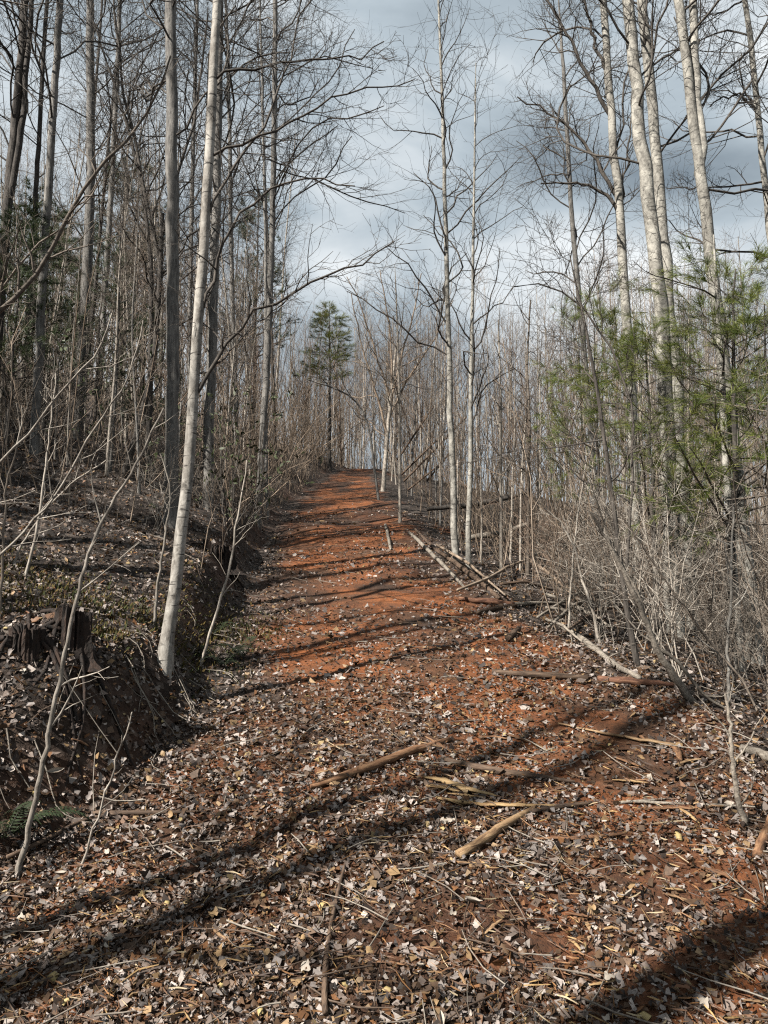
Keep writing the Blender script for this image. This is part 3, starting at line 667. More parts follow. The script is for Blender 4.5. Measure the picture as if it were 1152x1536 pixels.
def lab_c(px, y, lean):
    t = ('distant ' if y > 34 else '') + ('leaning ' if math.hypot(*lean) > .075 else '')
    w = ('uphill of the tall pine above the trail' if px < 470 else 'close around the tall pine above the trail' if px < 520 else 'in the gap where the trail tops out' if px < 572 else 'around the fan-branched tree at the trail crest')
    return t + 'thin bare sapling ' + w
def lab_l(kind, px, y, lean):
    t = ('distant ' if y > 24 else '') + ('leaning ' if math.hypot(*lean) > .075 else '')
    w = ('uphill of the flared grey trunk' if px < 95 else 'uphill of the pale grey straight trunk' if px < 200 else 'behind the tall grey trunk' if px < 290 else 'behind the brown-grey trunk and laurels' if px < 370 else 'along the bank above the trail crest')
    return '%s%s %s' % (t, kind, w) 
def plant_woods():
    rng = np.random.default_rng(77); n = 0; used = []
    def free(x, y, d):
        for a, b in used:
            if (a - x) ** 2 + (b - y) ** 2 < d * d: return False
        used.append((x, y)); return True
    # right of trail
    quota = [('r', 135), ('l', 118), ('c', 60)]
    for z, q in quota:
        k = 0; tries = 0
        while k < q and tries < 9000:
            tries += 1
            if z == 'r':
                y = 9.5 + 28 * rng.random() ** 1.25; px = rng.uniform(575, 1180)
            elif z == 'l':
                y = 8.5 + 28 * rng.random() ** 1.2; px = rng.uniform(-40, 470)
            else:
                y = 22 + 24 * rng.random(); px = rng.normal(545, 60)
            x = (px - CX) / FPX * y
            if x > toe(y) - .35 and x < edge(y) + .35 and y < 33: continue
            if z == 'r' and x < toe(y): continue
            if z == 'l' and (x > edge(y) or x > toe(y) - .6): continue
            if not free(x, y, .33): continue
            g = float(terrain(x, y)); rot = rng.random() * 6.28; lean = (rng.normal(0, .045), rng.normal(0, .045))
            if z == 'r':
                top = rng.normal(470, 45) - 60 * (px > 880)
                H = np.clip((889 - top) / FPX * y + CAMZ - g, 2.2, 12); sc = (np.clip(H / 7 * rng.uniform(.75, 1.15), .45, 1.5), H / 7)
                stand(SAPS[int(rng.integers(10))], lab_r(px, y, lean), 'sapling_tree', 'saplings in the downhill thicket', x, y, sc, rot, lean)
            elif z == 'l':
                if rng.random() < .16 and y > 14:
                    H = rng.uniform(9, 14); stand(TALL[int(rng.integers(6))], lab_l('tall thin bare tree', px, y, lean), 'woodland_tree', 'tall thin trees of the uphill woods', x, y, (H / 13 * rng.uniform(.7, 1.1), H / 13), rot, lean)
                else:
                    H = rng.uniform(2.5, 4.5) if y < 13 else rng.uniform(4, 8.5); stand(SAPS[int(rng.integers(10))], lab_l('slender bare sapling', px, y, lean), 'sapling_tree', 'saplings of the uphill woods', x, y, (H / 7 * rng.uniform(.8, 1.2), H / 7), rot, lean)
            else:
                top = rng.normal(490, 40); H = np.clip((889 - top) / FPX * y + CAMZ - g, 2.5, 9)
                stand(SAPS[int(rng.integers(10))], lab_c(px, y, lean), 'sapling_tree', 'saplings at the trail crest', x, y, (H / 7, H / 7), rot, lean)
            k += 1
plant_woods()
def far_woods():
    rng = np.random.default_rng(78); bag = Bag(); N = 500
    y = rng.uniform(24, 75, N); px = rng.uniform(-80, 1230, N); x = (px - CX) / FPX * y
    ok = ~((x > toe(y) - .3) & (x < edge(y) + .3) & (y < 34)); x, y, px = x[ok], y[ok], px[ok]; N = len(x)
    g = terrain(x, y, False); top = np.where(px < 420, rng.normal(380, 70, N), rng.normal(480, 30, N)); H = np.clip((889 - top) / FPX * y + CAMZ - g, 4, 16)
    t = np.linspace(0, 1, 6); lx = rng.normal(0, .9, N)[:, None] * t[None]; jx = lx + np.cumsum(rng.normal(0, .14, (N, 6)), 1); jy = np.cumsum(rng.normal(0, .14, (N, 6)), 1)
    P = np.stack([x[:, None] + jx, y[:, None] + jy, g[:, None] - .2 + t[None] * H[:, None]], -1)
    R = np.clip(rng.lognormal(math.log(.02), .5, N), .009, .07)[:, None] * np.linspace(1, .25, 6)[None]
    bag.tube(P, R, 5)
    P1, R1, _ = grow(rng, P, R, 15, .10, .98, 1.7, 36, 4, .12, .16, .5, .005, .4); bag.tube(P1, R1, 3)
    P2, R2, _ = grow(rng, P1, R1, 2, .25, .95, .9, 40, 3, .08, .15, .6, .0045, .3); bag.tube(P2, R2, 3)
    tag(link('distant_woods', bag.mesh('distant_woods', M['twigr'])), 'distant mass of bare woodland behind the saplings', 'woods', kind='stuff')
far_woods()
def undergrowth():
    rng = np.random.default_rng(79); bag = Bag(); N = 3600
    y = np.where(rng.random(N) < .55, rng.uniform(6.5, 16, N), rng.uniform(12, 50, N)); px = rng.uniform(-40, 1200, N); x = (px - CX) / FPX * y
    ok = ~((x > toe(y) - .2) & (x < edge(y) + .3) & (y < 33)); ok &= ~((x < toe(y)) & (rng.random(N) < np.interp(y, [7, 11, 20], [.92, .45, .0]))); x, y = x[ok], y[ok]
    n1, n2 = 650, 900                                             # brush along the far bank, and beyond the crest
    y1 = rng.uniform(11, 31, n1); x1 = toe(y1) - rng.uniform(.15, 1.0, n1) ** 1.5 * 2.2
    y2 = rng.uniform(33.5, 48, n2); x2 = (rng.uniform(330, 680, n2) - CX) / FPX * y2
    x = np.r_[x, x1, x2]; y = np.r_[y, y1, y2]; N = len(x)
    H = rng.lognormal(math.log(1.35), .5, N); H = np.clip(H, .3, 3.6) * np.interp(y, [6, 20, 40], [.75, 1.3, 2.2])
    m = 5; D = norm(np.stack([rng.normal(0, .2, N), rng.normal(0, .2, N), np.ones(N)], -1)); P = np.empty((N, m, 3)); P[:, 0] = np.stack([x, y, terrain(x, y) - .04], -1)
    for s in range(1, m):
        D = norm(D + rng.normal(0, .16, (N, 3))); P[:, s] = P[:, s - 1] + D * (H / (m - 1))[:, None]
    R = np.clip(.0035 * H, .0022, .010)[:, None] * np.linspace(1, .4, m)[None]; bag.tube(P, R, 3)
    P1, R1, _ = grow(rng, P, R, 3, .25, .97, .45, 34, 3, .14, .2, .7, .0016, .3); bag.tube(P1, R1, 3)
    tag(link('undergrowth', bag.mesh('undergrowth', M['under'])), 'tangle of thin bare stems filling the woods at knee height', 'undergrowth', kind='stuff')
undergrowth()

# ------------------------------------------------------------------ bare shrubs at the trail edge
def shrub_proto(seed, H, ns, mat):
    rng = np.random.default_rng(seed); b = Bag(); out = []
    D = norm(np.stack([rng.normal(0, .28, ns), rng.normal(0, .28, ns), np.ones(ns)], -1)); P = np.empty((ns, 7, 3)); P[:, 0] = np.stack([rng.normal(0, .06, ns), rng.normal(0, .06, ns), np.full(ns, -.05)], -1)
    L = H * rng.uniform(.6, 1.2, ns)
    for s in range(1, 7):
        D = norm(D + rng.normal(0, .14, (ns, 3)) + np.array([0, 0, -.06])); P[:, s] = P[:, s - 1] + D * (L / 6)[:, None]
    R = np.clip(.0045 * L, .0025, .008)[:, None] * np.linspace(1, .35, 7)[None]
    b.tube(P, R, 4); P1, R1, _ = grow(rng, P, R, 7, .2, .97, H * .5, 45, 5, .02, .2, .7, .0024, .3)
    t = Bag(); t.tube(P1, R1, 3); P2, R2, _ = grow(rng, P1, R1, 4, .2, .95, H * .25, 45, 3, .02, .2, .7, .0021, .3); t.tube(P2, R2, 3)
    return b.mesh('stem', M[mat]), t.mesh('twigs', M[mat])
SHRUBS = [shrub_proto(600 + i, 1.0 + .2 * i, 5 + i, ['twig', 'twigr', 'stem', 'twig'][i]) for i in range(4)]
def plant_shrubs():
    rng = np.random.default_rng(81); k = 0
    while k < 30:
        y = rng.uniform(4.2, 11); px = rng.uniform(800, 1190); x = (px - CX) / FPX * y
        if x < edge(y) + .35: continue
        root = thing('bare_shrub', 'leafless tangled shrub ' + ('beside the crooked dark stem' if px < 930 else 'below the close pair of stout pale trunks' if px < 1060 else 'around the foot of the forking trunk') + (', close to the trail' if y < 6 else ''), 'shrub', (x, y, float(terrain(x, y))), 'leafless shrubs downhill of the trail')
        root.rotation_euler = (0, 0, rng.random() * 6.28); s = rng.uniform(.6, 1.2); root.scale = (s, s, s)
        a, b = SHRUBS[int(rng.integers(4))]; link('stems', a, root); tag(link('twigs', b, root), kind='stuff'); k += 1
    k = 0
    while k < 6:
        y = rng.uniform(5.5, 12); px = rng.uniform(0, 380); x = (px - CX) / FPX * y
        if x > toe(y) - .5: continue
        root = thing('bare_shrub', 'leafless wispy shrub on the uphill bank', 'shrub', (x, y, float(terrain(x, y))), 'leafless shrubs on the uphill bank')
        root.rotation_euler = (0, 0, rng.random() * 6.28); s = rng.uniform(.5, 1.0); root.scale = (s, s, s)
        a, b = SHRUBS[int(rng.integers(4))]; link('stems', a, root); tag(link('twigs', b, root), kind='stuff'); k += 1
plant_shrubs()

# ------------------------------------------------------------------ stems drawn one by one
def stem(name, label, cat, Y, pts, wpx, mat, seed, twigs=6, tl=.35, dz=0, ground=True, sub=2, hand=()):
    rng = np.random.default_rng(seed); P = pix_line(pts, Y)
    if ground: P = to_ground(P, .06)
    Q = resample(P, max(12, len(pts) * 4), 2); n = len(Q); Q[1:-1] += rng.normal(size=(n - 2, 3)) * .0035
    Rr = np.linspace(wpx[0], wpx[1], n) / FPX * Y / 2; base = np.array([Q[0, 0], Q[0, 1], float(terrain(Q[0, 0], Q[0, 1]))]) if ground else Q[0].copy()
    root = thing(name, label, cat, base)
    b = Bag(); trunk_tube(b, Q - base, Rr, 7, seed, .1, .08); link('stem', b.mesh('stem', M[mat]), root)
    for hp, hw in hand:
        q = resample(pix_line(hp, Y), 12) - base; r = np.linspace(hw[0], hw[1], 12) / FPX * Y / 2; b = Bag(); b.tube(q[None], r[None], 6)
        p1, r1, _ = grow(rng, q[None], r[None], 5, .3, .95, tl, 45, 4, .03, .2, .6, .0018, .3); b.tube(p1, r1, 3); link('branch', b.mesh('branch', M[mat]), root)
    if twigs:
        P1, R1, _ = grow(rng, (Q - base)[None], Rr[None], twigs, .3, .97, tl, 42, 5, .06, .16, .6, .0018, .3)
        for i in range(len(P1)):
            b = Bag(); b.tube(P1[i:i + 1], R1[i:i + 1], 4)
            if sub: P2, R2, _ = grow(rng, P1[i:i + 1], R1[i:i + 1], sub, .25, .95, tl * .5, 42, 4, .04, .18, .65, .0014, .3); b.tube(P2, R2, 3)
            link('twig', b.mesh('twig', M[mat]), root)
    return root
stem('sapling', 'long thin sapling rising past the rotten stump', 'sapling', 2.95, [(20, 1342), (50, 1215), (75, 1100), (92, 1000), (108, 922), (130, 840), (150, 780), (190, 725), (218, 670), (246, 612)], (9, 3), 'stem', 701, 7, .3)
stem('sapling', 'thin arching stem bowed over the hillside litter', 'sapling', 3.6, [(-60, 760), (0, 692), (50, 645), (90, 585), (150, 532), (162, 490), (168, 470)], (6, 2.5), 'stem', 702, 9, .4)
stem('sapling', 'thin stem leaning out from the left over mossy litter', 'sapling', 3.8, [(-50, 880), (0, 835), (85, 745), (135, 650), (190, 575), (206, 525), (215, 480)], (5, 2), 'stem', 703, 9, .35)
stem('sapling', 'thin wavy sapling just uphill of the pale leaning tree', 'sapling', 5.0, [(232, 922), (240, 860), (247, 800), (258, 745), (250, 710), (240, 680)], (5, 2), 'stem', 704, 5, .25)
stem('sapling', 'thin crooked sapling between the pale leaning tree and the trail', 'sapling', 5.2, [(326, 915), (346, 850), (356, 780), (366, 735), (370, 690)], (5, 2), 'stem', 705, 4, .25)
stem('seedling', 'tiny upright seedling on the dark bank below the stump', 'seedling', 3.0, [(150, 1215), (172, 1150), (186, 1110), (198, 1068)], (4, 2), 'stem', 706, 5, .05, sub=0)
stem('sapling', 'straight thin sapling among the mossy litter', 'sapling', 5.2, [(32, 895), (56, 790), (68, 700), (76, 640), (84, 560)], (5, 2), 'stem', 707, 6, .3)
stem('sapling', 'pale sapling fork on the hillside below the grey trunk', 'sapling', 5.4, [(10, 880), (30, 820), (64, 770), (100, 730), (160, 690)], (4, 2), 'stem', 708, 7, .35)
stem('sapling', 'dark sapling standing at the very left of the hillside', 'sapling', 4.4, [(2, 890), (6, 800), (10, 720), (28, 660), (40, 640)], (5, 2), 'twig', 709, 5, .3)
stem('leaning_snag', 'broken dead pole leaning away from the brush with a torn orange end', 'snag', 4.5, [(1068, 1096), (1050, 1068), (1030, 1040), (1005, 1005), (985, 975), (967, 925), (945, 878), (922, 832), (905, 800), (886, 768)], (13, 4), 'grywood', 710, 7, .4, ground=False,
     hand=[([(985, 972), (1008, 978), (1030, 1008), (1050, 1040), (1080, 1062), (1160, 1082)], (6, 3)), ([(968, 928), (962, 890), (930, 850), (900, 770), (885, 720)], (4, 2))])
stem('sapling', 'crooked thin white sapling in front of the forking trunk', 'sapling', 4.6, [(1092, 1095), (1094, 1050), (1091, 990), (1090, 950), (1098, 900), (1096, 840), (1100, 760)], (6, 2.5), 'birch', 711, 7, .3)
stem('sapling', 'bent grey stem rooted beside the trail edge', 'sapling', 3.3, [(1160, 1252), (1140, 1252), (1123, 1248), (1116, 1232), (1107, 1198), (1102, 1165), (1095, 1100), (1088, 1040)], (10, 4), 'grywood', 712, 5, .25, ground=False)
stem('sapling', 'thin white diagonal stem crossing the brush', 'sapling', 6.2, [(905, 985), (890, 920), (870, 860), (862, 820), (840, 780), (816, 762)], (5, 2), 'stem', 713, 6, .3)
stem('sapling', 'upright pale thin sapling in the brush below the pine', 'sapling', 6.4, [(852, 950), (856, 880), (862, 820), (868, 760), (880, 690)], (4, 2), 'stem', 714, 6, .3)
stem('sapling', 'slim bare sapling right of the slender young pair', 'sapling', 9.0, [(752, 858), (752, 800), (750, 700), (751, 600), (748, 480)], (6, 2.5), 'stem', 715, 12, .6)
stem('sapling', 'brown bare sapling farther right of the slender young pair', 'sapling', 9.2, [(792, 840), (793, 760), (795, 640), (790, 540), (796, 450)], (6, 2.5), 'twig', 716, 12, .6)

# ------------------------------------------------------------------ logs, sticks and splinters on the ground
def log(name, label, pts, wpx, mat, lift=0.6, sides=8, group=None, snags=0, cat='stick', free=None, flat=1.0):
    """a stick lying on the ground: its ends hit the ground at the given pixels, it lies straight between bends"""
    seed = abs(hash(label)) % 1000 if False else sum(map(ord, label)) % 997
    rng = np.random.default_rng(seed)
    if free is None:
        G = np.array([hit(*p[:2]) for p in pts])
    else: G = pix_line(pts, free)
    n = max(8, 4 * len(pts)); Q = resample(G, n); dist = np.linalg.norm(Q[:, :2], axis=1)
    Rr = np.interp(np.linspace(0, 1, n), np.linspace(0, 1, len(wpx)), wpx) / FPX * dist / 2
    if free is None:
        tz = terrain(Q[:, 0], Q[:, 1]); u = np.linspace(0, 1, n); ln_ = np.polyval(np.polyfit(u, tz, 1), u)
        Q[:, 2] = ln_ + np.percentile(tz - ln_, 60) + Rr * lift + .008
    Q[1:-1] += rng.normal(size=(n - 2, 3)) * Rr[1:-1, None] * .10
    base = Q[n // 2].copy(); base[2] -= Rr[n // 2]
    P = np.vstack([Q[:1] - (Q[1] - Q[0]) * .02, Q, Q[-1:] + (Q[-1] - Q[-2]) * .08]); RR = np.r_[.0006, Rr, .0006]
    ax = norm(Q[-1] - Q[0]); yaw = math.atan2(ax[1], ax[0]); c, s = math.cos(-yaw), math.sin(-yaw)
    L = P - base; L = np.stack([L[:, 0] * c - L[:, 1] * s, L[:, 0] * s + L[:, 1] * c, L[:, 2]], 1)
    b = Bag(); V, F = tubes(L[None], RR[None], sides); Vr = V.reshape(-1, sides, 3); cc = L[:, None]
    k = 1 + .07 * rng.normal(size=(len(L), sides))
    dv = (Vr - cc) * k[..., None]; dv[..., 2] *= flat; V = (cc + dv).reshape(-1, 3); b.add(V, F)
    me = b.mesh(name, M[mat])
    if not snags:
        o = link(name, me, None, tuple(base)); o.rotation_euler = (0, 0, yaw); tag(o, label, cat, group); return o
    root = thing(name, label, cat, base, group); root.rotation_euler = (0, 0, yaw); link('stem', me, root)
    P1, R1, _ = grow(rng, L[None, 1:-1], Rr[None], snags, .15, .95, .35, 50, 5, .12, .2, .5, .002, .2)
    for i in range(len(P1)):
        b = Bag(); b.tube(P1[i:i + 1], R1[i:i + 1], 4)
        P2, R2, _ = grow(rng, P1[i:i + 1], R1[i:i + 1], 2, .3, .9, .2, 45, 3, .05, .2, .6, .0016, .2); b.tube(P2, R2, 3); link('twig', b.mesh('twig', M[mat]), root)
    return root
log('fallen_branch', 'orange-brown barkless branch lying across the middle of the trail', [(465, 1187), (530, 1166), (600, 1138), (674, 1114)], (9, 14, 12, 7), 'orange')
log('fallen_branch', 'thick tan stick with a tapered end touching the yellow splinter', [(688, 1293), (735, 1263), (775, 1233), (808, 1214)], (14, 14, 11, 5), 'tan')
log('split_branch', 'long yellow split of wood lying just above the tapered tan stick', [(655, 1204), (700, 1212), (770, 1215), (834, 1216)], (7, 10, 10, 5), 'yellow', flat=.5)
log('wood_splinter', 'broad torn yellow slab of splintered wood', [(636, 1171), (660, 1178), (700, 1190), (745, 1202)], (8, 16, 15, 5), 'yellow', flat=.35)
log('wood_splinter', 'short torn yellow sliver lying against the broad yellow slab', [(640, 1184), (662, 1188), (690, 1192)], (6, 12, 4), 'yellow', flat=.4)
log('fallen_branch', 'dull brown stick lying above the splintered yellow slab', [(660, 1144), (740, 1162), (800, 1169), (862, 1179)], (8, 10, 9, 4), 'brownw')
log('split_branch', 'orange split stick with pale edge alone on the litter', [(795, 1264), (870, 1263), (940, 1257)], (5, 10, 6), 'orange', flat=.5)
log('fallen_branch', 'short dark brown stick meeting the tapered tan stick', [(798, 1224), (840, 1216), (888, 1210)], (7, 7, 4), 'brownw')
log('fallen_log', 'thin brown log at the edge of the brush, left half', [(738, 1013), (800, 1018), (882, 1022)], (8, 10, 8), 'brownw', cat='log')
log('fallen_log', 'thin red-brown log at the edge of the brush, right half', [(898, 1024), (950, 1029), (1010, 1033)], (10, 11, 6), 'redwood', cat='log')
log('split_branch', 'long pale split stick ending in a torn orange tip', [(838, 1090), (900, 1104), (960, 1115), (1012, 1124)], (4, 6, 8, 10), 'tan', flat=.5)
log('wood_splinter', 'torn orange tip of wood at the end of the long pale stick', [(1005, 1122), (1016, 1132), (1022, 1148)], (8, 11, 4), 'orange', flat=.5)
log('fallen_limb', 'grey bare limb lying from the brush pile down to the brown log', [(838, 936), (880, 968), (920, 1000), (960, 1028)], (7, 9, 9, 7), 'grywood', snags=5, cat='limb')
log('fallen_log', 'tan-brown barkless fallen log below the slender young pair', [(640, 815), (680, 848), (712, 874), (748, 902)], (4, 6, 8, 7), 'brownw', .8, 10, cat='log', snags=4)
log('fallen_log', 'thin mossy fallen pole alongside the tan-brown barkless log', [(614, 800), (645, 830), (676, 862), (700, 885)], (4, 6, 6, 4), 'grywood', .6, cat='log')
log('fallen_log', 'grey fallen pole crossing under the tan-brown barkless log', [(622, 795), (660, 836), (700, 850), (730, 880)], (3, 4, 4, 3), 'brownw', 1.2, cat='log')
log('fallen_branch', 'red-brown stick at the foot of the brush pile', [(688, 902), (730, 907), (772, 911)], (6, 9, 7), 'redwood')
log('fallen_branch', 'grey stick continuing from the red-brown stick into the brush', [(765, 910), (800, 908), (842, 907)], (7, 6, 3), 'grywood')
log('fallen_branch', 'dark weathered stick poking from under the brush pile', [(715, 922), (745, 915), (775, 914)], (5, 7, 5), 'brownw')
log('fallen_branch', 'short dark stub lying on the red clay near the brush', [(762, 965), (778, 950)], (10, 8), 'brownw')
log('fallen_twig', 'long thin brown twig pointing up the trail', [(488, 1535), (486, 1470), (493, 1410), (507, 1350), (521, 1288)], (9, 8, 7, 5, 3), 'brownw')
log('fallen_twig', 'pale thin straight twig lying near the bent grey stem', [(940, 1208), (1000, 1209), (1070, 1212), (1140, 1214)], (4, 4, 4, 2), 'grywood')
log('fallen_twig', 'pale thin curved twig lying beside the straight pale one', [(930, 1207), (975, 1206), (1005, 1199)], (4, 4, 2), 'grywood')
log('fallen_log', 'white broken log end jutting from the brush', [(1110, 1126), (1135, 1137), (1175, 1152)], (9, 13, 14), 'grywood', .6, 10, cat='log')
log('wood_splinter', 'flat orange wood splinter near the pale straight twig', [(972, 1218), (1005, 1217), (1040, 1219)], (5, 10, 5), 'orange', flat=.4)
log('wood_splinter', 'pair-like orange splinter below the long pale split stick', [(925, 1141), (945, 1150), (968, 1158)], (4, 9, 3), 'orange', flat=.4)
log('fallen_twig', 'thin brown forked twig, straight half, on bare soil', [(312, 1393), (330, 1410), (349, 1425)], (4, 5, 3), 'tan')
log('fallen_twig', 'thin brown forked twig, curved half, on bare soil', [(346, 1416), (358, 1390), (374, 1370)], (5, 5, 3), 'brownw')
log('fallen_twig', 'stiff brown twig half buried at the trail edge near the fern', [(10, 1300), (60, 1275), (130, 1230), (215, 1225)], (6, 6, 5, 3), 'brownw', 1.0)
log('fallen_twig', 'dark twig bundle stalk lying on the left litter', [(140, 1225), (220, 1228), (300, 1222)], (6, 6, 3), 'brownw', 1.0)
log('wood_splinter', 'orange shard of wood by the shaded right corner', [(1050, 1308), (1080, 1318), (1108, 1330)], (5, 10, 6), 'orange', flat=.5)
log('fallen_branch', 'orange-barked stub lying at the right end of the litter', [(1136, 1290), (1150, 1260), (1165, 1225)], (12, 14, 14), 'orange')
log('fallen_twig', 'pale stick lying on the clay beside the far litter', [(578, 790), (583, 810), (586, 826)], (4, 5, 4), 'grywood')
log('fallen_log', 'dark fallen log propped in the thicket behind the slender pair', [(640, 764), (700, 758), (750, 750), (792, 738)], (6, 8, 8, 5), 'dark', free=12.0, cat='log')
log('fallen_log', 'grey fallen log lower in the thicket behind the slender pair', [(705, 806), (750, 800), (800, 784)], (8, 9, 6), 'grywood', free=11.0, cat='log')
for i, (a, b_, c, d) in enumerate([(602, 712, 676, 640), (606, 722, 700, 625), (612, 735, 668, 690), (596, 690, 650, 610), (640, 722, 690, 660)]):
    log('leaning_pole', 'thin broken pole leaning diagonally in the thicket beyond the clay mound', [(a, b_), ((a + c) / 2, (b_ + d) / 2), (c, d)], (3, 3, 2), 'brownw', free=15.0 + i * .4, group='leaning broken poles', cat='pole')
def scatter_splinters():
    rng = np.random.default_rng(91)
    for i in range(46):
        px = rng.uniform(430, 1130) if i % 3 else rng.uniform(100, 1100); py = rng.uniform(1090, 1520); a = rng.normal(0.25, .5); L = rng.uniform(12, 34)
        m = ['yellow', 'tan', 'orange', 'tan'][i % 4]
        log('wood_splinter', 'small torn sliver of bare wood among the trail litter', [(px, py), (px + L * math.cos(a), py + .5 * L * math.sin(a)), (px + 2 * L * math.cos(a), py + L * math.sin(a) + rng.normal(0, 2))], (3, 7, 3), m, flat=.45, group='small wood slivers on the trail')
    for i in range(13):                                                       # brush pile
        px = rng.uniform(700, 900); py = 850 + (px - 700) * .42 + rng.normal(0, 18); a = rng.choice([.25, .6, -.5]) + rng.normal(0, .3); L = rng.uniform(25, 60)
        log('brush_stick', 'dead stick in the brush pile at the edge of the clay trail', [(px - L, py - L * math.sin(a)), (px, py), (px + L, py + L * math.sin(a))], (4, 5, 3), ['grywood', 'under', 'grywood', 'brownw'][i % 4], 2.0 + 14 * rng.random(), 5, group='sticks of the brush pile', snags=3)
scatter_splinters()

# ------------------------------------------------------------------ stump, roots, moss, ferns
def build_stump(name, label, px, py, Y, H, R, seed):
    rng = np.random.default_rng(seed); x, y, _ = at(px, py, Y); z = float(terrain(x, y)); sides, rows = 64, 16
    a = np.arange(sides) * 2 * np.pi / sides
    top = H * (.55 + .45 * vnoise(a * 1.1 + seed, a * 0, 5) * np.abs(np.sin(a * .5)) + .16 * rng.random(sides))
    V = []; fib = .10 * rng.normal(size=sides)
    for r in range(rows):
        t = r / (rows - 1); rad = R * (1 + .9 * math.exp(-t * 5)) * (1 + .16 * np.sin(a * 5 + seed) * (1 - t * .5) + .10 * vnoise(a * 3, a * 0 + t * 5, 7) + fib * (.4 + .6 * t) + .02 * rng.normal(size=sides))
        V.append(np.stack([rad * np.cos(a), rad * np.sin(a), -.15 + t * (top + .15)], 1))
    for r, k in ((.7, .55), (.35, .25), (.05, .15)):
        V.append(np.stack([R * r * np.cos(a), R * r * np.sin(a), top * k], 1))
    V = np.concatenate(V); n = rows + 3; i = np.arange(n - 1)[:, None] * sides; j = np.arange(sides)[None]; k = (j + 1) % sides
    F = np.stack([i + j, i + k, i + sides + k, i + sides + j], -1).reshape(-1, 4)
    root = thing(name, label, 'stump', (x, y, z)); link('stump_wood', mesh_np('stump_wood', V, F, M['rot'], False), root)
    for q in range(7):
        az = q * .9 + rng.normal(0, .2); d = np.array([math.cos(az), math.sin(az)]); s = np.linspace(0, 1, 9)
        X = R * .7 * d[0] + s * d[0] * .5 + .04 * np.sin(s * 6 + q); Yy = R * .7 * d[1] + s * d[1] * .5 + .04 * np.cos(s * 5 + q); Z = terrain(X + x, Yy + y, False) - z + .05 - .09 * s
        b = Bag(); b.tube(np.stack([X, Yy, Z], 1)[None], (np.linspace(.012, .004, 9))[None], 6); link('root', b.mesh('root', M['rot']), root)
build_stump('rotten_stump', 'dark rotten jagged stump on the cut bank', 108, 1010, 3.8, .20, .075, 3)
build_stump('rotten_stump', 'low crumbling dark stump at the edge of the bank', 35, 1040, 3.65, .12, .07, 6)
build_stump('rotten_stump', 'small mossy stump base on the bank uphill of the pale leaning tree', 330, 835, 7.6, .22, .13, 9)
def bank_roots():
    rng = np.random.default_rng(95)
    for i in range(26):
        y = rng.uniform(3.3, 6.5); x = float(toe(y)) - rng.uniform(.05, .4); s = np.linspace(0, 1, 7); L = rng.uniform(.15, .4)
        X = x + L * s * rng.uniform(.3, .9) + .02 * np.sin(s * 7 + i); Y = y - L * s * rng.uniform(.1, .7) + .02 * np.cos(s * 6 + i); Z = terrain(X, Y) + .012 + .05 * np.sin(s * 3.1) * rng.random()
        b0 = np.array([X[0], Y[0], Z[0]]); b = Bag(); b.tube((np.stack([X, Y, Z], 1) - b0)[None], np.linspace(.004, .0015, 7)[None], 4)
        tag(link('exposed_root', b.mesh('exposed_root', M['grywood']), None, tuple(b0)), 'thin pale root hanging out of the cut bank', 'root', 'roots hanging from the cut bank')
bank_roots()
def build_moss():
    rng = np.random.default_rng(96); bag = Bag()
    for px, py, sp in [(60, 880, .35), (130, 905, .22), (235, 930, .28), (30, 850, .25), (330, 925, .25), (255, 960, .2), (350, 950, .2), (20, 905, .2), (310, 960, .2), (150, 955, .1)]:
        c = hit(px, py); n = 420; x = c[0] + rng.normal(0, sp, n); y = c[1] + rng.normal(0, sp, n); q = np.array([[-.004, 0, 0], [.004, 0, 0], [0, .002, .016]])[None] * rng.uniform(.8, 2.2, (n, 1, 1))
        W = place_local(rng, q, x, y, .006 + .016 * rng.random(n), .3); col = np.array([(.075, .062, .014), (.10, .07, .018), (.04, .048, .014)])[rng.integers(0, 3, n)]
        bag.add(W.reshape(-1, 3), (np.arange(n) * 3)[:, None] + np.arange(3)[None], np.repeat(col, 3, 0))
    tag(link('moss', bag.mesh('moss', M['moss'], False)), 'olive moss tufts on the uphill bank', 'moss', kind='stuff')
build_moss()
def frond(rng, L):
    """one arching frond of paired leaflets"""
    b = Bag(); n = 18; s = np.linspace(0, 1, n); P = np.stack([s * L * .9, 0 * s, L * (.42 * np.sin(s * 2.3))], 1); b.tube(P[None], np.linspace(.0022, .0006, n)[None], 3)
    for i in range(2, n):
        w = L * .2 * math.sin(math.pi * min(1, .12 + s[i] * .9)) + .006
        for sg in (-1, 1):
            p = P[i]; V = np.array([p, p + [.010, sg * w * .5, .004], p + [.012 + w * .25, sg * w, -.006], p + [-.008, sg * w * .5, .002]]); b.add(V, np.array([[0, 1, 2, 3]]) if sg > 0 else np.array([[0, 3, 2, 1]]))
    return b.mesh('frond', M['fern'])
def build_ferns():
    rng = np.random.default_rng(97); fr = [frond(rng, l) for l in (.26, .32, .22)]
    F1 = 'dark green fern at the left edge of the trail litter'; F2 = 'dark green fern growing on the bank below the pale leaning tree'
    for px, py, n, s, lab in [(8, 1262, 9, 1.0, F1), (300, 985, 7, .9, F2), (335, 1000, 7, .8, F2), (365, 985, 6, .75, F2), (318, 955, 6, .8, F2)]:
        c = hit(px, py); root = thing('fern', lab, 'fern', c, None if lab == F1 else 'ferns on the cut bank')
        for k in range(n):
            o = link('frond', fr[k % 3], root); o.rotation_euler = (0, rng.uniform(-.3, .25), k * 6.28 / n + rng.normal(0, .2)); o.scale = (s * rng.uniform(.7, 1.1),) * 3
build_ferns()

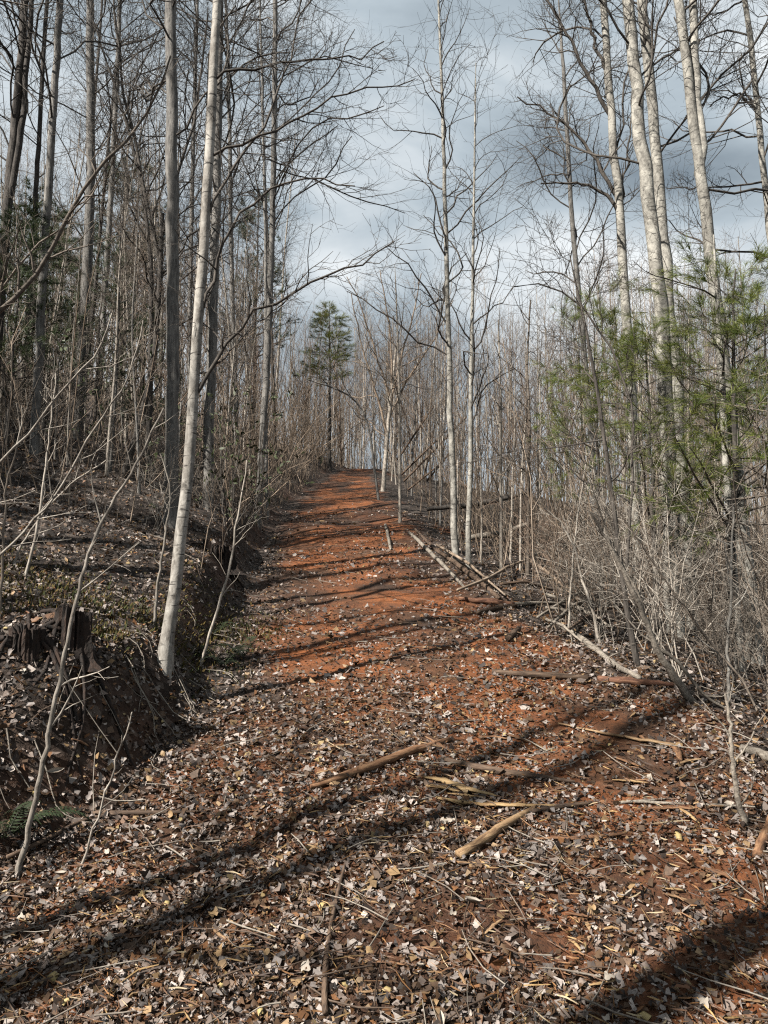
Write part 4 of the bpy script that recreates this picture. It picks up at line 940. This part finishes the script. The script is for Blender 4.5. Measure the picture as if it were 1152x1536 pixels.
# ------------------------------------------------------------------ pines and laurel
def needles(rng, P, R, k, length, n_need, droop, pal, wd=.0013):
    """tufts of needles along twigs P"""
    N, m, _ = P.shape; t = np.clip(.35 + .65 * rng.random((N, k)), 0, 1); f = t * (m - 1); i = np.minimum(f.astype(int), m - 2); fr = (f - i)[..., None]; r = np.arange(N)[:, None]
    pos = (P[r, i] * (1 - fr) + P[r, i + 1] * fr).reshape(-1, 3); T = norm(P[r, i + 1] - P[r, i]).reshape(-1, 3)
    K = len(pos); d = norm(T[:, None] * 1.0 + rng.normal(size=(K, n_need, 3)) * .42 + np.array([0, 0, -droop])); L = length * (.6 + .6 * rng.random((K, n_need, 1)))
    p0 = pos[:, None] + 0 * d; mid = p0 + d * L * .5 + np.array([0, 0, .0]); tip = p0 + d * L + np.array([0, 0, -droop * length * .5])
    side = norm(np.cross(d, rng.normal(size=d.shape))) * wd
    V = np.stack([p0 - side * .6, p0 + side * .6, mid + side, tip, mid - side], 2).reshape(-1, 3); M_ = K * n_need
    F3 = (np.arange(M_) * 5)[:, None, None] + np.array([[0, 1, 2, 4]])[None]; F4 = (np.arange(M_) * 5)[:, None, None] + np.array([[4, 2, 3]])[None]
    c = pal[rng.integers(0, len(pal), K)] * (.75 + .5 * rng.random((K, 1))); C = np.repeat(c, n_need * 5, 0)
    return V, F3.reshape(-1, 4), F4.reshape(-1, 3), C
GREEN = np.array([(.12, .16, .034), (.16, .195, .04), (.21, .225, .055), (.075, .11, .025)])
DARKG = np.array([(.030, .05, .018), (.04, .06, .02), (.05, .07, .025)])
def pine_proto(seed, H, r, z0, nb, blen, pal, nl, sub=5, tuft=4, nn=7, ang=72, wd=.0013, droop=.12):
    rng = np.random.default_rng(seed); n = 14; Q = np.stack([np.cumsum(rng.normal(0, .02, n)), np.cumsum(rng.normal(0, .02, n)), np.linspace(-.1, H, n)], 1); Rr = np.linspace(r, r * .15, n)
    b = Bag(); trunk_tube(b, Q, Rr, 8, seed, .2); tm = b.mesh('trunk', M['dark'])
    P1, R1, _ = grow(rng, Q[None], Rr[None], nb, z0, .99, blen, ang, 6, .05, .12, .5, .003, .7); b = Bag(); b.tube(P1, R1, 4)
    P2, R2, _ = grow(rng, P1, R1, sub, .3, .98, blen * .4, 42, 4, .06, .15, .6, .0022, .3); b.tube(P2, R2, 3); bm = b.mesh('branches', M['twig'])
    PP = np.concatenate([P2, P1[:, -4:]]); RR = np.concatenate([R2, R1[:, -4:]])
    V, F4, F3, C = needles(rng, PP, RR, tuft, nl, nn, droop, pal, wd)
    me = mesh_np('needles', V, [F4, F3], M['needle'], True, C)
    return tm, bm, me
def plant_pine(pr, name, label, px, Y, scale, rot, lean=(0, 0), group=None):
    x = (px - CX) / FPX * Y; root = thing(name, label, 'pine tree', (x, Y, float(terrain(x, Y))), group)
    root.rotation_euler = (lean[0], lean[1], rot); root.scale = (scale[0], scale[0], scale[1])
    link('trunk', pr[0], root); tag(link('needles', pr[2], link('branches', pr[1], root)), kind='stuff')
PINE_A = pine_proto(801, 4.2, .035, .32, 38, 1.35, GREEN, .125, 7, 6, 11, 60, .00125)
PINE_B = pine_proto(802, 3.6, .03, .30, 30, 1.15, GREEN, .125, 6, 6, 11, 64, .00125)
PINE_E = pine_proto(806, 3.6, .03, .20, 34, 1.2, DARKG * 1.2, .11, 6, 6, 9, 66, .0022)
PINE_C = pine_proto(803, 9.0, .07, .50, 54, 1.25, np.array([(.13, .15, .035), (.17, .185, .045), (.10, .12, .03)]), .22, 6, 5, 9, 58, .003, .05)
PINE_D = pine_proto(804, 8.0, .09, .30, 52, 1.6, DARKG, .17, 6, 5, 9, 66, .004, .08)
plant_pine(PINE_A, 'young_pine', 'bushy young white pine in front of the stout pale trunks', 1070, 6.5, (1.15, .80), .4)
plant_pine(PINE_B, 'young_pine', 'sparse young pine beside the trunk with arching limbs', 900, 8.2, (.8, .90), 1.9)
plant_pine(PINE_B, 'young_pine', 'young pine reaching in at the right edge of the woods', 1150, 6.0, (1.0, .85), 3.6)
plant_pine(PINE_B, 'young_pine', 'young pine with drooping yellow-green sprays between the pale trunks', 985, 6.9, (1.1, .78), 5.2)
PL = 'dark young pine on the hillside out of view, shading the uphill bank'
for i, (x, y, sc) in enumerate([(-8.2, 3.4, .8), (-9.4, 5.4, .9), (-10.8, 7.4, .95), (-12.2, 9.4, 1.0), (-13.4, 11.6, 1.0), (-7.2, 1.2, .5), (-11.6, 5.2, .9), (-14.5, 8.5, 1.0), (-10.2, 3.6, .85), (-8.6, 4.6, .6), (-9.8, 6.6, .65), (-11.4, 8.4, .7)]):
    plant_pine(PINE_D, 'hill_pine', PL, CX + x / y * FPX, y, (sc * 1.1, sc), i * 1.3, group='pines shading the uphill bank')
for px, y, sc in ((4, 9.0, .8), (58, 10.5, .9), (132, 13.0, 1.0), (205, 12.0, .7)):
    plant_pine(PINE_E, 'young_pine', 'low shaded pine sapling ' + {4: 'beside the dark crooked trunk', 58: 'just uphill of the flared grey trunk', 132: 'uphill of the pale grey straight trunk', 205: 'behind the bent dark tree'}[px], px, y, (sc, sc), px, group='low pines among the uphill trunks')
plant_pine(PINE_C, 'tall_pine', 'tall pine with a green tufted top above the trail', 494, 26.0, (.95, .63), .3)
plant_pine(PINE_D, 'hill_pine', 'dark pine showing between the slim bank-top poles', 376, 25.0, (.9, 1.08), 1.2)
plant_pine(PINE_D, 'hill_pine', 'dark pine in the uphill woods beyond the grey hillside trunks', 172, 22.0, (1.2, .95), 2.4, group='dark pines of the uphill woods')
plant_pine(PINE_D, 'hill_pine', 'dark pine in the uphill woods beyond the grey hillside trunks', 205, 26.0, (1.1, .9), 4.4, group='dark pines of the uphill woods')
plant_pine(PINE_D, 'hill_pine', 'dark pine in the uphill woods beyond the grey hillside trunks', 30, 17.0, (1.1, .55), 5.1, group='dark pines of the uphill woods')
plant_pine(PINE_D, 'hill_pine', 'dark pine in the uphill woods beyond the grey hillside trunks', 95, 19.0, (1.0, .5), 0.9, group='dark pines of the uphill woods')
def laurel(label, px, Y, H, seed, n=9, group=None):
    rng = np.random.default_rng(seed); x = (px - CX) / FPX * Y; root = thing('laurel_shrub', label, 'shrub', (x, Y, float(terrain(x, Y))), group)
    D = norm(np.stack([rng.normal(0, .4, n), rng.normal(0, .4, n), np.ones(n)], -1)); P = np.empty((n, 6, 3)); P[:, 0] = np.array([0, 0, -.05]); L = H * rng.uniform(.6, 1.1, n)
    for s in range(1, 6): D = norm(D + rng.normal(0, .2, (n, 3))); P[:, s] = P[:, s - 1] + D * (L / 5)[:, None]
    R = np.tile(np.linspace(.009, .003, 6), (n, 1)); b = Bag(); b.tube(P, R, 4); P1, R1, _ = grow(rng, P, R, 7, .4, .98, H * .3, 45, 4, .05, .2, .6, .002, .2); b.tube(P1, R1, 3); link('stems', b.mesh('stems', M['twigd']), root)
    k = 5; t = P1[:, -1][:, None] + rng.normal(size=(len(P1), k, 3)) * .025; t = t.reshape(-1, 3); N = len(t); d = norm(rng.normal(size=(N, 3)) + np.array([0, 0, .25])); w = norm(np.cross(d, rng.normal(size=(N, 3)))); ln = rng.uniform(.05, .085, N)[:, None]
    V = np.stack([t, t + d * ln * .5 + w * ln * .19, t + d * ln, t + d * ln * .5 - w * ln * .19], 1).reshape(-1, 3); me = mesh_np('foliage', V, (np.arange(N) * 4)[:, None] + np.arange(4)[None], M['green'], False); tag(link('foliage', me, root), kind='stuff')
for i, (px, Y, H, lb) in enumerate([(345, 8.5, 1.3, 'low evergreen laurel beside the brown-grey trunk'), (350, 9.5, 2.3, 'taller evergreen laurel reaching up behind the pale leaning tree'), (20, 10, 2.2, 'evergreen laurel beside the dark crooked trunk'),
        (75, 11, 2.0, 'evergreen laurel just uphill of the flared grey trunk'), (190, 11, 1.3, 'low evergreen laurel at the foot of the bent dark tree'), (-5, 8.5, 2.4, 'evergreen laurel in front of the dark crooked trunk'),
        (45, 12, 2.6, 'tall evergreen laurel behind the thin dark pole'), (120, 13, 2.2, 'evergreen laurel behind the pale grey straight trunk'), (215, 12.5, 2.0, 'evergreen laurel below the dark forking trunk')]):
    laurel(lb, px, Y, H, 850 + i, 8, 'laurels among the uphill trunks')
